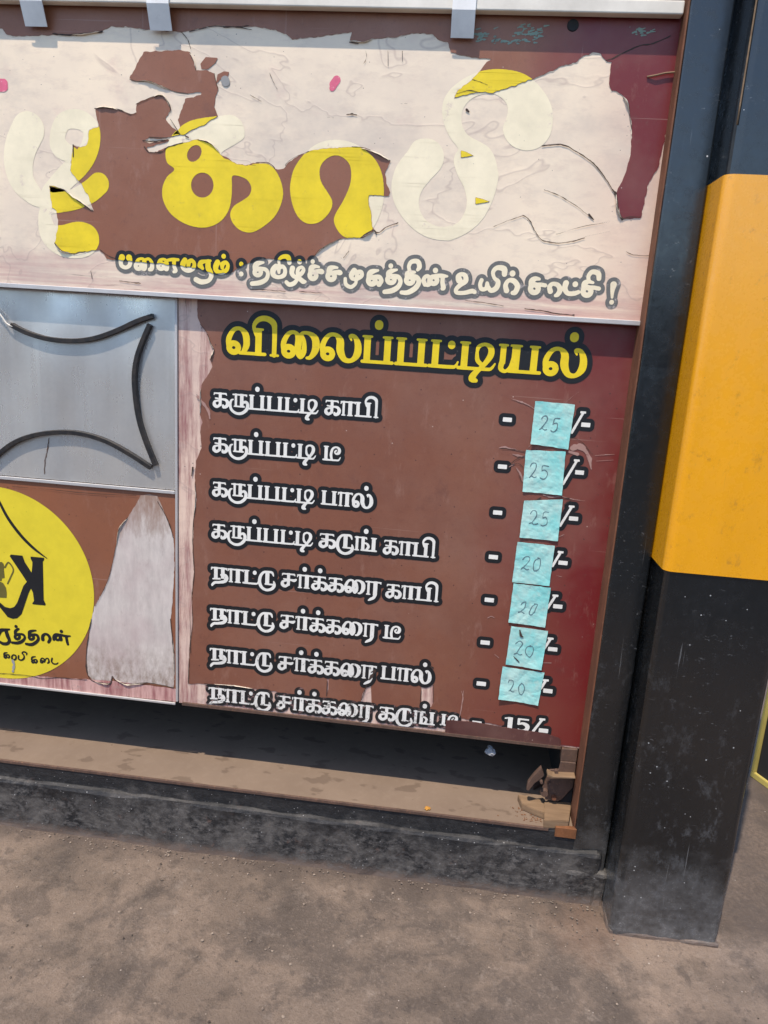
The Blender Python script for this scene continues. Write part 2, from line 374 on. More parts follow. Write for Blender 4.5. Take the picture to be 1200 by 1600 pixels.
MT['lip'] = mat_vinyl('dark_wine_vinyl', 15, base=(.050, .018, .018), alt=(.10, .035, .032))
MT['green'] = mat_print('green_glue_residue', (.22, .30, .24), 16, wear=.3, wearc=(.10, .09, .07), rough=.6)
MT['post'] = mat_paint('blue_black_enamel_post', (.006, .008, .010), 20, dust_z=(-.04, .17), fl=.08)
MT['pillar'] = mat_paint('black_enamel_pillar', (.005, .0065, .008), 24, dust_z=(-.04, .19), fl=.12)
MT['amber'] = mat_paint('amber_enamel_band', (.80, .355, .004), 28, fl=.0, rough=.24, var=.9)
MT['rust'] = mat_rust('brown_rust', seed=1)
MT['rust_orange'] = mat_rust('orange_rust', (.22, .085, .03), 4)
MT['rust_dark'] = mat_rust('dusty_dark_rust', (.12, .07, .05), 6)
MT['steel'] = mat_metal('brushed_steel', (.84, .81, .76), .26, seed=1, metallic=.72)
def dent(mt, amt):
    t = mt.node_tree; b = [n for n in t.nodes if n.type == 'BUMP'][0]; n = t.nodes.new('ShaderNodeTexNoise'); n.inputs['Scale'].default_value = 3.0; n.inputs['Detail'].default_value = 1.5
    g = [k for k in t.nodes if k.type == 'NEW_GEOMETRY'][0]; v = t.nodes.new('ShaderNodeVectorMath'); v.operation = 'MULTIPLY'; v.inputs[1].default_value = (2.2, 1, .8); t.links.new(g.outputs['Position'], v.inputs[0]); t.links.new(v.outputs[0], n.inputs['Vector'])
    b2 = t.nodes.new('ShaderNodeBump'); b2.inputs['Strength'].default_value = 1.0; b2.inputs['Distance'].default_value = amt; t.links.new(n.outputs['Fac'], b2.inputs['Height']); t.links.new(b2.outputs[0], b.inputs['Normal'])
dent(MT['steel'], .03)
MT['steel_trim'] = mat_metal('dull_steel_trim', (.62, .60, .58), .5, 3, .5)
MT['alu'] = mat_metal('cream_metal_rail', (.78, .73, .64), .4, 5, .0)
MT['tab'] = mat_metal('frosted_grey_tab', (.86, .85, .83), .5, 6, .1)
m = M('black_rubber'); n = m.noise(80, 4, .6); m.col(m.mix(m.rng(n, .4, .75), (.006, .006, .007), (.035, .026, .020))).rough(.6).bump(n, .2, .001); MT['rubber'] = m.m
m = M('dark_cabinet'); n = m.noise(12, 4, .6); m.col(m.mix(n, (.010, .011, .012), (.022, .022, .024))).rough(.8); MT['cabinet'] = m.m
m = M('weathered_wood'); n = m.noise(60, 5, .6, (.15, 1, 1.5)); n2 = m.noise(25, 4, .6, seed=3)
m.col(m.mix(m.rng(n, .3, .7), (.25, .165, .095), (.14, .088, .05))).rough(.8).bump(n, .4, .001); MT['wood'] = m.m
def mat_paper(name, seed):
    m = M(name); n = m.noise(18, 5, .6, seed=seed); n2 = m.noise(60, 4, .6, seed=seed+2)
    k = m.mix(m.rng(n, .38, .62), (.22, .60, .58), (.42, .66, .61)); k = m.mix(m.rng(n2, .52, .72, 0, .6), k, (.46, .58, .52)); cz = m.noise(15, 3, .5, seed=seed+9, dist=.6)
    k = m.mix(m.rng(m.noise(120, 4, .7, seed=seed+5), .62, .72, 0, .5), k, (.22, .34, .34))
    m.col(k).rough(.7).bump(m.op('ABSOLUTE', m.op('SUBTRACT', cz, .5)), .55, .010); return m.m
MT['paper'] = mat_paper('pale_cyan_paper', 1)
m = M('blue_grey_pencil'); m.col((.11, .18, .20)).rough(.7); MT['pencil'] = m.m
# ledge: dusty steel-and-cement shelf with damp spots
m = M('sandy_ledge'); n1 = m.noise(6, 5, .6); n2 = m.noise(50, 5, .7, seed=2); n3 = m.noise(19, 3, .5, (.75, 1.4, 1), seed=5)
c = m.mix(m.rng(n1, .3, .7), (.205, .150, .108), (.165, .118, .084)); c = m.mix(m.rng(n2, .5, .8, 0, .4), c, (.25, .19, .14))
c = m.mix(m.rng(m.op('ADD', n3, m.op('MULTIPLY', n2, .12)), .645, .68, 0, .6), c, (.10, .068, .047)); c = m.mix(flecks(m, 60, .10, .12), c, (.08, .05, .04))
m.col(c).rough(.85).bump(n2, .3, .001); MT['ledge'] = m.m
# kerb: flaking black paint on rough cement
m = M('flaking_black_kerb'); n1 = m.noise(10, 5, .65); n2 = m.noise(75, 6, .8, (.7, 1, 1.2), seed=3); n3 = m.noise(220, 3, .6, seed=4)
up = m.rng(m.op('ADD', m.z, m.rng(n1, .3, .7, -.035, .035)), .075, .125, 0, 1)
f1 = m.op('MULTIPLY', m.rng(n2, .47, .66), m.rng(up, 0, 1, .85, .12))
c = m.mix(f1, (.010, .011, .013), (.155, .147, .140)); c = m.mix(m.op('MULTIPLY', m.rng(m.noise(16, 6, .7, seed=31), .42, .62), m.rng(up, 0, 1, .75, .03)), c, (.120, .112, .104)); c = m.mix(m.op('MULTIPLY', m.rng(m.noise(28, 5, .75, seed=8), .60, .72), m.rng(up, 0, 1, .8, .1)), c, (.15, .09, .07))
c = m.mix(m.op('MULTIPLY', flecks(m, 150, .22, .25), .7), c, (.30, .30, .30))
c = m.mix(m.rng(m.op('ADD', m.z, m.rng(n2, .3, .7, -.012, .012)), .0, .022, .85, 0), c, (.17, .125, .10))
m.col(c).rough(m.rng(n2, .3, .7, .45, .8)).bump(m.op('ADD', n2, m.op('MULTIPLY', n3, .4)), .5, .003); MT['kerb'] = m.m
# ground: worn brown cement
m = M('worn_cement_ground'); n1 = m.noise(2.6, 5, .6, seed=1); n2 = m.noise(14, 6, .7, seed=2, dist=.4); n3 = m.noise(120, 5, .75, seed=3); n4 = m.noise(300, 3, .7, seed=4)
c = m.mix(m.rng(n1, .34, .66), (.225, .168, .128), (.160, .122, .095))
c = m.mix(m.rng(m.noise(4.2, 6, .62, seed=27, dist=.3), .48, .57, 0, .75), c, (.078, .062, .052))                # damp stains
c = m.mix(m.rng(n2, .52, .59, 0, .55), c, (.074, .058, .049)); c = m.mix(m.rng(m.noise(34, 5, .65, seed=21, dist=.5), .59, .65, 0, .55), c, (.070, .056, .048))
c = m.mix(m.rng(m.noise(22, 5, .7, seed=25), .57, .66, 0, .5), c, (.255, .208, .172)); c = m.mix(m.rng(n3, .52, .68, 0, .50), c, (.262, .205, .165))
c = m.mix(m.rng(m.noise(70, 5, .8, seed=14), .58, .65, 0, .6), c, (.066, .050, .040)); c = m.mix(m.rng(n4, .52, .66, 0, .42), c, (.066, .050, .040))
st = m.op('ADD', m.rng(m.noise(4.6, 6, .66, seed=27, dist=.4), .47, .58, 0, .32), m.rng(m.noise(17, 6, .7, seed=61, dist=.6), .54, .62, 0, .24)); c = m.mix(st, c, (.040, .031, .025)); c = m.mix(m.rng(m.noise(6.5, 5, .6, seed=71), .56, .68, 0, .35), c, (.27, .205, .155))
c = m.mix(m.op('MULTIPLY', m.rng(m.op('ADD', m.y, m.rng(n2, .3, .7, -.02, .02)), -.125, -.075), m.rng(n3, .35, .6, .3, .85)), c, (.075, .056, .045))   # dirt washed up against the kerb
k = m.op('SUBTRACT', 1.0, m.rng(m.op('ADD', m.op('ADD', m.op('ABSOLUTE', m.op('SUBTRACT', m.x, .33)), m.op('ABSOLUTE', m.op('ADD', m.y, .13))), m.rng(n2, .3, .7, -.05, .05)), .04, .13))
c = m.mix(m.op('MULTIPLY', k, .55), c, (.140, .088, .062))                                                       # rust-brown sand in the corner
c = m.mix(m.op('MULTIPLY', flecks(m, 90, .14, .07), .8), c, (.42, .37, .33)); c = m.mix(m.op('MULTIPLY', flecks(m, 60, .12, .08), .9), c, (.035, .028, .024))
m.col(c).rough(m.rng(n2, .3, .7, .95, .7)).bump(m.op('ADD', m.op('MULTIPLY', n3, .8), m.op('ADD', n2, m.op('MULTIPLY', n4, .35))), .85, .005); MT['ground'] = m.m
m = M('unseen_wall_plaster'); n = m.noise(1.5, 5, .6); m.col(m.mix(n, (.42, .36, .31), (.30, .27, .25))).rough(.9); MT['rendered_wall'] = m.m
m = M('asphalt'); n = m.noise(80, 4, .7); m.col(m.mix(n, (.035, .035, .036), (.07, .068, .066))).rough(.85).bump(n, .5, .004); MT['asphalt'] = m.m
# ------------------------------------------------------------------ setting
ZS0, ZP0, ZL = 1.157, 0.311, 0.158       # signboard bottom, boards' bottom, ledge top
V = []; Q = []
xs = sorted(set([-60, -20, -6, -3, 3, 6, 20, 60]+[-1.6+i*.05 for i in range(57)])); ys = sorted(set([-60, -20, -6, -3, 3, 8, 20, 60]+[-1.4+i*.05 for i in range(50)]))
for yv in ys:
    for xv in xs: V.append((xv, yv, 0.004*mnoise.fractal(Vector((xv*5, yv*5, 0)), .9, 2, 4) if abs(xv) < 3 and abs(yv) < 3 else 0))
nx = len(xs)
for j in range(len(ys)-1):
    for i in range(nx-1): Q.append((j*nx+i, j*nx+i+1, (j+1)*nx+i+1, (j+1)*nx+i))
link('ground', mesh(V, Q, True), MT['ground'], origin=np.zeros(3), kind='structure')

link('unseen_road', box((-60, -6.2, -.02), (60, -1.7, .009), 0), MT['asphalt'], kind='structure')  # added behind the camera as darker ground for the paint to reflect
link('unseen_street_wall', rough_box((-14, -7.3, -.05), (14, -7.0, 1.9), .9, .02, 2, .01, 6.0), MT['rendered_wall'], kind='structure')  # added behind the camera; keeps low sky out of reflections and fill
plinth = link('plinth', rough_box((-2.2, -.066, -.03), (.352, .62, .118), .03, .006, 14, .008, 3.0), MT['kerb'], kind='structure')
link('plinth_band', rough_box((-2.2, -.056, .110), (.33, .60, ZL-.004), .04, .002, 10, .003, 5.0), MT['kerb'], parent=plinth)
link('ledge', rough_box((-2.2, -.053, ZL-.012), (.300, .60, ZL), .05, .0010, 7, .0015, 2.0), MT['ledge'], parent=plinth)
link('ledge_edge_strip', box((-2.2, -.0585, ZL-.006), (.245, -.0535, ZL+.001), .001), MT['rust_dark'], parent=plinth)

# cabinet behind the boards
zr0 = at(600, 12.5, -.0425)[2]
cab = empty('stall_cabinet', (-.5, .3, ZL), label='dark food stall cabinet behind the boards with pale metal counter rail along its top', category='stall')
for nm, lo, hi in (('back_panel', (-2.2, .56, ZL), (.30, .58, 1.70)), ('side_panel', (-2.2, .01, ZP0), (-2.18, .56, 1.70)), ('side_panel', (.275, .012, ZL+.001), (.297, .56, 1.70)),
                   ('cabinet_floor', (-2.2, .035, ZP0+.015), (.27, .56, ZP0+.03)), ('countertop', (-2.2, -.0235, zr0+.012), (.297, .56, zr0+.019))):
    link(nm, box(lo, hi, .001), MT['cabinet'] if nm != 'countertop' else MT['alu'], parent=cab)
link('counter_rail', box((-2.2, -.0425, zr0), (.2925, -.024, zr0+.020), .002), MT['alu'], parent=cab)
for (xa, xb, yb) in ((40, 74, 41), (235, 269, 47.5), (704, 740, 59)):
    a = at(xa, yb, -.030); b = at(xb, yb, -.030); hw = (b[0]-a[0])/2
    link('hanging_tab', sweep([((a[0]+b[0])/2, yy, zz) for yy, zz in ((-.030, a[2]), (-.0448, zr0-.001), (-.0455, zr0+.10))], [(-hw, -.001), (hw, -.001), (hw, .001), (-hw, .001)], up=(0, -1, 0)), MT['tab'], parent=cab)
link('shade_roof', box((-2.2, -.27, 2.30), (.34, .56, 2.325), .002), MT['cabinet'], parent=cab)  # added above the view to block skylight and deepen the front shadows
link('added_upper_panel', box((-2.2, .545, 1.70), (.30, .558, 2.30), .001), MT['cabinet'], parent=cab)  # unseen, added together with the skylight-blocking roof
link('display_shelf', box((-.60, .02, 1.685), (.28, .05, 1.80), .002), MT['wood'], parent=cab)

# ------------------------------------------------------------------ top signboard
YS = -0.020
sign = link('signboard', box((-2.2, YS, ZS0), (.2965, YS+.018, zr0+.010), .001), MT['backing'],
            label='wide pale peeling signboard with remains of brown vinyl and big yellow letters', category='signboard')
link('bottom_trim', box((-2.2, YS-.004, ZS0-.004), (.2965, YS-.0005, ZS0+.0045), .001), MT['steel_trim'], parent=sign)
G = lambda: Fld(-.93, .305, ZS0+.004, zr0+.0095, .00125)
PS = lambda p, sm=0: P2(p, YS, True, sm)
SS = lambda p: S2(p, YS)
# big letters
L_ka = A([(830,610),(900,565),(1020,545),(1090,540),(1135,575),(1146,640),(1110,672),(1040,715)])+[(350,247),(358,250),(370,256),(385,258),(400,256),(420,257),(433,270),(441,290),(442,310),(432,335),(415,352),(395,363),(378,361),(365,350),(360,335),(366,322),(380,313),(390,305),(393,293),(386,281),(372,275),(363,276),(363,292),(362,308),(359,325),(350,341),(335,352),(315,356),(290,350),(268,335),(256,315),(254,295),(261,277),(273,265),(262,255),(259,240),(263,222)]
H_ka = [[(304+11*math.cos(t)-3*math.sin(t), 240+13*math.sin(t)) for t in np.linspace(0, 6.28, 14)[:-1]], [(316.5+17.5*math.cos(t), 289.5+19.5*math.sin(t)) for t in np.linspace(0, 6.28, 16)[:-1]]]
L_aa = EE([(312,260),(330,190),(375,125),(430,78),(500,56),(580,62),(650,95),(710,150),(742,220),(750,300),(745,360),(725,420),(705,460),(680,492),(640,515),(580,517),(540,490),(516,440),(525,400),(560,340),(590,270),(597,210),(585,165),(550,135),(510,131),(470,155),(449,195),(455,250),(485,300),(507,340),(505,375),(480,415),(440,445),(390,448),(350,420),(325,370),(312,310)])
L_pi = EE([(860,110),(890,65),(930,50),(980,55),(1020,90),(1031,140),(1015,190),(970,240),(930,290),(914,340),(920,390),(950,435),(1000,460),(1050,461),(1100,440),(1130,390),(1138,340),(1125,280),(1095,220),(1077,160),(1085,120),(1098,98)])+C([(10,645),(-15,590),(-27,530),(-20,470),(10,420),(60,378),(110,350),(160,333),(230,325),(320,335),(390,368),(450,430),(485,500),(491,570),(475,640),(430,690),(370,706),(310,690),(270,650),(258,600),(275,550),(280,505),(258,465),(210,440),(150,445),(100,472),(68,520),(65,580),(90,630),(140,660),(190,690),(220,740),(236,810)])+F([(238,210),(230,270),(205,350),(160,430),(100,485),(30,520)])+EE([(1040,528),(960,515),(890,475),(830,410),(795,340),(785,270),(800,200),(828,150)])
S_tti = [[(44,203,27),(33,228,26),(29,255,24),(35,283,20),(52,304,15),(66,316,9)],
         A([(385,745,26),(290,700,44),(270,640,38),(300,570,40),(370,560,44),(425,600,42),(430,660,44),(410,720,48),(370,775,52),(310,830,52),(240,905,46)]),
         D([(465,262,50),(420,300,50),(350,335,46),(280,360,35),(230,380,22)]),
         D([(215,385,30),(212,430,34),(235,500,48),(300,530,70),(370,525,80),(400,520,70)])]
def letter(fn):
    g = G(); fn(g); return g
gl = [('letter', letter(lambda g: [g.stroke(SS(s)) for s in S_tti])),
      ('letter', letter(lambda g: [g.poly(PS(L_ka, 4))]+[g.cut(PS(h, 2)) for h in H_ka])),
      ('letter', letter(lambda g: g.poly(PS(L_aa, 4)))), ('letter', letter(lambda g: g.poly(PS(L_pi, 4))))]
# vinyl remains
V_main = A([(447,510),(490,505),(560,515),(610,535),(640,530),(640,490),(660,475),(720,455),(760,450),(790,480),(800,520),(775,560),(800,590),(826,610),(845,632),(810,640),(760,650),(700,648),(672,660),(700,672),(790,655),(795,662),(720,685),(690,690),(700,712),(720,718),(790,690),(850,670),(930,655),(980,670),(1020,700),(1035,725),(1060,738),(1080,750),(1110,770),(1200,777)])+EE([(100,175),(150,165),(210,165),(240,190),(265,195),(290,185),(300,160),(350,130),(400,110),(450,98),(520,92),(600,88),(660,95),(720,125),(780,155),(765,190),(755,215),(765,260),(778,300),(770,318),(680,318),(678,340),(690,400),(695,465),(705,480),(650,515),(600,515),(550,520),(500,540),(450,570),(425,600),(405,612)])+[(470,408),(440,407),(425,405),(408,404),(390,411),(372,418),(362,426),(335,428.6),(307,418.5),(262,413),(183,406.6)]+D([(500,615),(490,595),(465,572),(400,580),(340,590),(290,575),(258,540),(275,450),(265,390),(245,375),(233,275),(300,290),(380,350),(440,390),(420,330),(380,260),(340,215),(330,200),(338,150)])+A([(338,720),(345,680),(380,690),(410,680),(420,610),(465,595),(455,550)])
V_up = A([(675,243),(760,240),(850,235),(890,245),(910,290),(920,330),(960,330),(1005,345),(1015,390),(1025,420),(1010,450),(1005,500),(1022,545),(960,585),(900,610),(870,630),(838,632),(808,638),(845,600),(835,560),(855,510),(870,465),(945,445),(940,430),(880,440),(800,425),(750,400),(700,380),(620,378),(608,365),(640,310)])
V_bits = [A([(940,300),(965,268),(1022,272),(1010,295),(975,325),(945,325)]), A([(1012,400),(1020,350),(1050,335),(1075,338),(1068,360),(1030,375)]),
          C([(60,705),(85,712),(120,730),(90,736),(60,740)]), F([(128,325),(160,332),(200,347),(165,352),(128,358)]), A([(232,870),(255,872),(310,895),(300,900),(250,905),(236,900)])]
V_top = A([(-250,-90),(3330,-90)])+[(1078,20),(1058,118),(1046,200),(1040,212),(1028,263),(1013,287),(1001.6,340),(970,343.5),(962,303),(976,273),(985,243),(987.6,200),(984,180),(981,163),(973,150),(963,143),(954,143),(951.5,126),(955,97),(947,95),(938,84),(926,82),(908,90),(900,98),(880,102),(860,111.5),(833,123.5),(803,135),(770,145),(750,145),(733,147),(710,153.5),(717,140),(737,125),(750,110),(761.5,97),(770,92),(733,89)]+B([(1060,245),(1050,200),(1000,185),(980,160),(900,155),(800,175),(700,183),(650,195),(590,190),(600,150),(450,172),(320,185),(290,160),(250,145),(150,125),(60,128),(0,120)])+A([(1000,122),(900,142),(850,150),(700,140),(600,128),(520,125),(480,145),(400,160),(320,165),(250,165),(150,168),(60,170),(30,160),(10,135),(-30,128),(-250,128)])
def loose(me):
    """split a flat mesh into its connected pieces"""
    if me is None: return []
    b = bmesh.new(); b.from_mesh(me); bmesh.ops.remove_doubles(b, verts=b.verts, dist=.0004); bpy.data.meshes.remove(me)
    b.faces.ensure_lookup_table(); seen = set(); out = []
    byrow = list(b.faces)
    # pieces are joined through their bounding rows: rasterise face extents
    par = list(range(len(byrow)))
    def find(i):
        while par[i] != i: par[i] = par[par[i]]; i = par[i]
        return i
    for v in b.verts:
        fs = [f.index for f in v.link_faces]
        for k in fs[1:]: par[find(k)] = find(fs[0])
    rows = {}
    for f in byrow:
        xs_ = [v.co.x for v in f.verts]; zs_ = [v.co.z for v in f.verts]
        for zk in {round(min(zs_)*2e3), round(max(zs_)*2e3)}: rows.setdefault(zk, []).append((min(xs_), max(xs_), f.index))
    for zk, L in rows.items():
        L.sort(); cur = None
        for a, b_, i in L:
            if cur and a <= cur[0]+.0003: par[find(i)] = find(cur[1]); cur = (max(cur[0], b_), i)
            else: cur = (b_, i)
    grp = {}
    for f in byrow: grp.setdefault(find(f.index), []).append(f)
    for fs in grp.values():
        ar = sum(f.calc_area() for f in fs)
        if ar < 2e-6: continue
        V = []; Q = []
        for f in fs: k = len(V); V += [tuple(v.co) for v in f.verts]; Q.append(tuple(range(k, k+len(f.verts))))
        out.append(mesh(V, Q))
    b.free(); return out
vin = G(); rem = []
MT['fringe'] = mat_print('torn_paper_fringe', (.80, .70, .56), 44, var=.22, wear=.35, wearc=(.30, .19, .15), wscale=110, rough=.8)
FR = np.array([[.0030*max(0.0, mnoise.noise(Vector((x*45, z*45, 3)))+.55*mnoise.noise(Vector((x*170, z*170, 9)))) for x in vin.X[::2]] for z in vin.Z[::2]])
FR = np.repeat(np.repeat(FR, 2, 0), 2, 1)[:vin.nz, :vin.nx]
for k, poly in enumerate([V_main, V_up, V_top]+V_bits):
    g = G(); g.poly(jag(PS(poly), .0016, seed=k*3.1) if k < 3 else PS(poly)); rem.append(g.f); vin.f = np.maximum(vin.f, g.f)
    vr = link('vinyl_remnant', g.mesh(YS-.0009, 0, .0008), MT['vinyl_top'], parent=sign)
    if k < 3: link('torn_fringe', g.copy(np.minimum(g.f+FR, .004-g.f)).mesh(YS-.00055), MT['fringe'], parent=vr)
for nm, g in gl:
    for me in loose(g.copy(np.minimum(g.f, -vin.f)).mesh(YS-.0004)): link('peeled_letter', me, MT['ghost'], parent=sign, label='cream ghost of a peeled big letter')
    for rf in rem:
        for me in loose(g.copy(np.minimum(g.f, rf-.0004)).mesh(YS-.0013)): link('letter', me, MT['yellow'], parent=sign, label='big yellow printed letter')
# curled lips where the vinyl lifts off
def flap(pts, parent, y, r, side, seed, mat=None):
    q = [pl(p[0], p[1], y) for p in cat([p[:2] for p in pts], 5)] if len(pts) > 2 else [pl(pts[0][0]*(1-t)+pts[1][0]*t, pts[0][1]*(1-t)+pts[1][1]*t, y) for t in np.linspace(0, 1, 9)]
    n = len(q); V = []; Q = []; K = 7
    for i in range(n):
        a, b = q[max(i-1, 0)], q[min(i+1, n-1)]; tx, tz = b[0]-a[0], b[1]-a[1]; L = math.hypot(tx, tz); ox, oz = -tz/L*side, tx/L*side
        rr = r*(math.sin(math.pi*i/(n-1))**.7*(.7+.6*abs(mnoise.noise(Vector((i*.7, seed, 0)))))+.04); am = 2.5+.8*mnoise.noise(Vector((i*.5, seed, 4)))
        for k in range(K+1):
            t = am*k/K; V.append((q[i][0]+ox*(rr*math.sin(t)-.0008), y-.0006-rr*(1-math.cos(t))*.8, q[i][1]+oz*(rr*math.sin(t)-.0008)))
    for i in range(n-1):
        for k in range(K): Q.append((i*(K+1)+k, i*(K+1)+k+1, (i+1)*(K+1)+k+1, (i+1)*(K+1)+k))
    link('curled_lip', mesh(V, Q, True), mat or MT['fringe'], parent=parent)
FL = [(D([(300,290),(380,350),(438,388)]), .0032, 1), (A([(450,510),(490,506),(560,516)]), .0030, 1), (A([(720,455),(765,452),(798,505)]), .0028, 1), (EE([(640,93),(720,125),(778,155)]), .0034, 1), (EE([(640,515),(705,480)]), .0030, -1),
      (C([(818,452),(845,490),(852,545)]), .0032, -1), (F([(786,310),(797,380),(814,426)]), .0042, -1), (A([(930,655),(985,672),(1033,722)]), .0028, 1), (D([(260,545),(292,576),(340,590)]), .0030, -1), (A([(640,382),(700,381),(750,402),(800,425)]), .0026, -1), (A([(890,247),(910,290),(920,328)]), .0024, 1), (A([(330,165),(400,160),(480,147)]), .0030, -1), (B([(590,192),(650,197),(700,184)]), .0026, -1), (EE([(430,596),(470,556),(540,523)]), .0022, -1)]
for i, (p, r, sd_) in enumerate(FL): flap(p, sign, YS, r, sd_, i*1.7)
# tagline (rounded lettering)
G1 = cr_(170, 380, .18333); G2 = cr_(370, 380, .19167); G3 = cr_(530, 390, .19167); G4 = cr_(700, 390, .23333)
def ring(cx, cy, rx, ry, r, a0=0, a1=360, n=12): return [(cx+rx*math.cos(math.radians(a)), cy+ry*math.sin(math.radians(a)), r) for a in np.linspace(a0, a1, n)]
TG = []
TG += [G1(s) for s in (
 [(117,122,27),(105,150,20),(110,190,18),(145,208,16),(178,190,18),(185,150,20),(177,125,27)],                                # pa
 ring(255,195,24,24,18), [(238,170,14),(255,140,12),(295,135,12),(312,165,15),(310,210,18),(298,220,18),(290,190,14),(305,150,12),(345,135,12),(370,170,16),(368,215,20),(350,225,16)],
 ring(447,195,24,24,18), [(425,180,14),(440,145,12),(480,140,12),(500,170,15),(498,220,17),(480,215,15),(478,180,12),(500,150,12),(545,140,14),(595,142,12)], [(560,150,18),(560,200,16),(572,235,17),(555,245,12)],
 [(652,145,22),(635,180,24),(640,215,20),(680,235,18),(722,215,18),(732,175,16),(710,148,16),(685,165,20),(682,200,16)],
 [(780,190,22),(790,165,20),(825,155,14),(870,150,10)], [(790,200,20),(800,215,16)], [(850,160,22),(850,210,24),(868,245,22),(875,280,20),(850,320,18),(790,330,22),(745,310,22)],
 [(930,165,24),(915,200,24),(920,235,20),(960,250,18),(1005,230,18),(1018,190,16),(1000,165,16),(972,180,20),(970,210,16)], [(982,112,20),(982,113,20)],
 [(1132,178,19),(1132,179,19)], [(1130,262,20),(1130,263,20)])]
TG += [G2(s) for s in (
 ring(172,237,26,24,18), [(150,220,18),(152,185,22),(175,165,20),(218,158,10)], [(180,205,14),(235,215,16),(255,250,16),(240,295,18),(190,322,20),(125,330,18)],
 [(320,190,22),(297,220,24),(300,260,20),(340,278,16),(385,262,18),(395,220,16),(375,190,16),(345,205,18),(345,240,12)], [(350,185,12),(345,140,12),(375,112,16),(420,115,20),(430,160,18)],
 [(455,205,22),(450,245,20),(475,275,16),(520,255,18),(545,220,16),(530,195,12),(500,215,16),(500,270,16),(540,312,20),(560,312,10)], [(500,285,14),(470,325,18),(430,338,18),(405,318,16)], [(513,152,20),(513,153,20)],
 ring(622,262,26,28,20), [(600,240,18),(610,200,22),(640,190,16),(670,195,10)], [(620,232,14),(660,228,16),(690,232,22),(705,240,8)], [(620,150,18),(620,151,18)],
 ring(770,270,28,28,20), [(748,245,18),(758,208,22),(790,198,16),(820,200,10)], [(770,240,14),(810,236,16),(838,240,22),(855,246,8)],
 [(958,225,24),(935,260,22),(945,290,16),(985,290,16),(1018,265,18),(1015,235,16),(985,240,18),(975,290,14),(968,330,14),(930,358,16),(890,335,16),(885,290,14)],
 ring(1100,305,28,26,20), [(1075,280,18),(1085,245,22),(1110,228,18),(1148,222,10)], [(1105,275,14),(1160,275,18),(1178,305,18),(1160,335,22)])]
TG += [G3(s) for s in (
 ring(267,255,28,28,20), [(240,230,18),(250,195,22),(280,178,18),(318,170,10)], [(270,222,14),(325,225,18),(345,255,18),(325,280,22)],
 ring(422,245,28,26,20), [(400,215,18),(405,190,22),(430,175,18),(470,165,10)], [(425,212,14),(480,222,18),(500,260,18),(480,305,20),(430,335,22),(370,345,18)], [(421,133,20),(421,134,20)],
 ring(575,250,28,26,20), [(552,220,18),(558,195,22),(585,185,16),(615,185,12)], [(578,215,14),(630,225,20),(650,265,20),(620,315,22),(560,350,20),(508,350,16)], [(580,185,14),(568,140,16),(590,100,18),(640,98,20),(655,140,20),(640,165,14)],
 ring(770,250,28,28,20), [(700,285,18),(688,250,18),(705,220,16),(730,220,14),(735,275,20),(720,290,16)], [(755,225,14),(790,212,14),(840,215,18),(880,218,10)], [(845,225,18),(842,270,18),(850,310,20),(840,320,14)], [(785,170,22),(785,171,22)])]
TG += [G4(s) for s in (
 [(75,205,22),(70,180,18),(90,165,14),(115,175,16),(118,210,18),(85,235,16),(55,265,14),(60,288,14),(110,290,14),(160,278,16),(178,285,14)],
 [(225,205,14),(215,235,14),(225,265,14),(255,260,14),(262,225,12),(268,250,14),(290,275,16),(325,255,18),(335,215,16),(310,190,12),(302,150,14),(330,122,16),(375,130,20),(378,165,18)],
 [(392,275,18),(385,240,16),(405,208,14),(440,210,18),(465,245,18),(450,285,18),(432,290,14)], [(432,160,20),(432,161,20)],
 ring(578,262,26,26,18), [(555,240,16),(562,210,20),(585,195,16),(612,198,10)], [(578,235,12),(620,235,14),(650,240,14)],
 [(685,280,18),(680,250,16),(700,230,14),(735,238,16),(750,270,18),(735,300,16),(720,308,12)],
 [(790,225,20),(782,260,18),(800,292,16),(840,295,16),(872,285,14)], [(852,232,19),(852,233,19)],
 ring(930,280,26,26,18), [(908,258,16),(915,228,20),(938,215,14),(970,222,10)], [(932,252,12),(975,255,14),(1010,262,14)], [(945,215,12),(940,180,14),(965,150,16),(1005,160,18),(1010,195,16)],
 [(1108,235,22),(1100,280,14),(1098,320,9)], [(1095,352,16),(1095,353,16)])]
tg = Fld(pl(150, 430, YS)[0], pl(1000, 430, YS)[0], ZS0+.01, ZS0+.16, .0009)
for s in TG: tg.stroke(SS(s), n=4)
vint = Fld(tg.x0, tg.X[-1], ZS0+.01, ZS0+.16, .0009); vint.poly(jag(PS(V_main), .0016))
ow = .0068
tb = tg.copy(np.minimum(tg.f+ow, vint.f)).mesh(YS-.0017)
t1 = link('tagline_outline', tg.copy(np.minimum(tg.f+ow, -vint.f)).mesh(YS-.0006), MT['ghost_grey'], parent=sign)
link('tagline_outline', tb, MT['black'], parent=sign)
link('tagline_lettering', tg.copy(np.minimum(tg.f, -vint.f)).mesh(YS-.0010), MT['ghost'], parent=sign)
link('tagline_lettering', tg.copy(np.minimum(tg.f, vint.f-.0003)).mesh(YS-.0021), MT['yellow'], parent=sign)
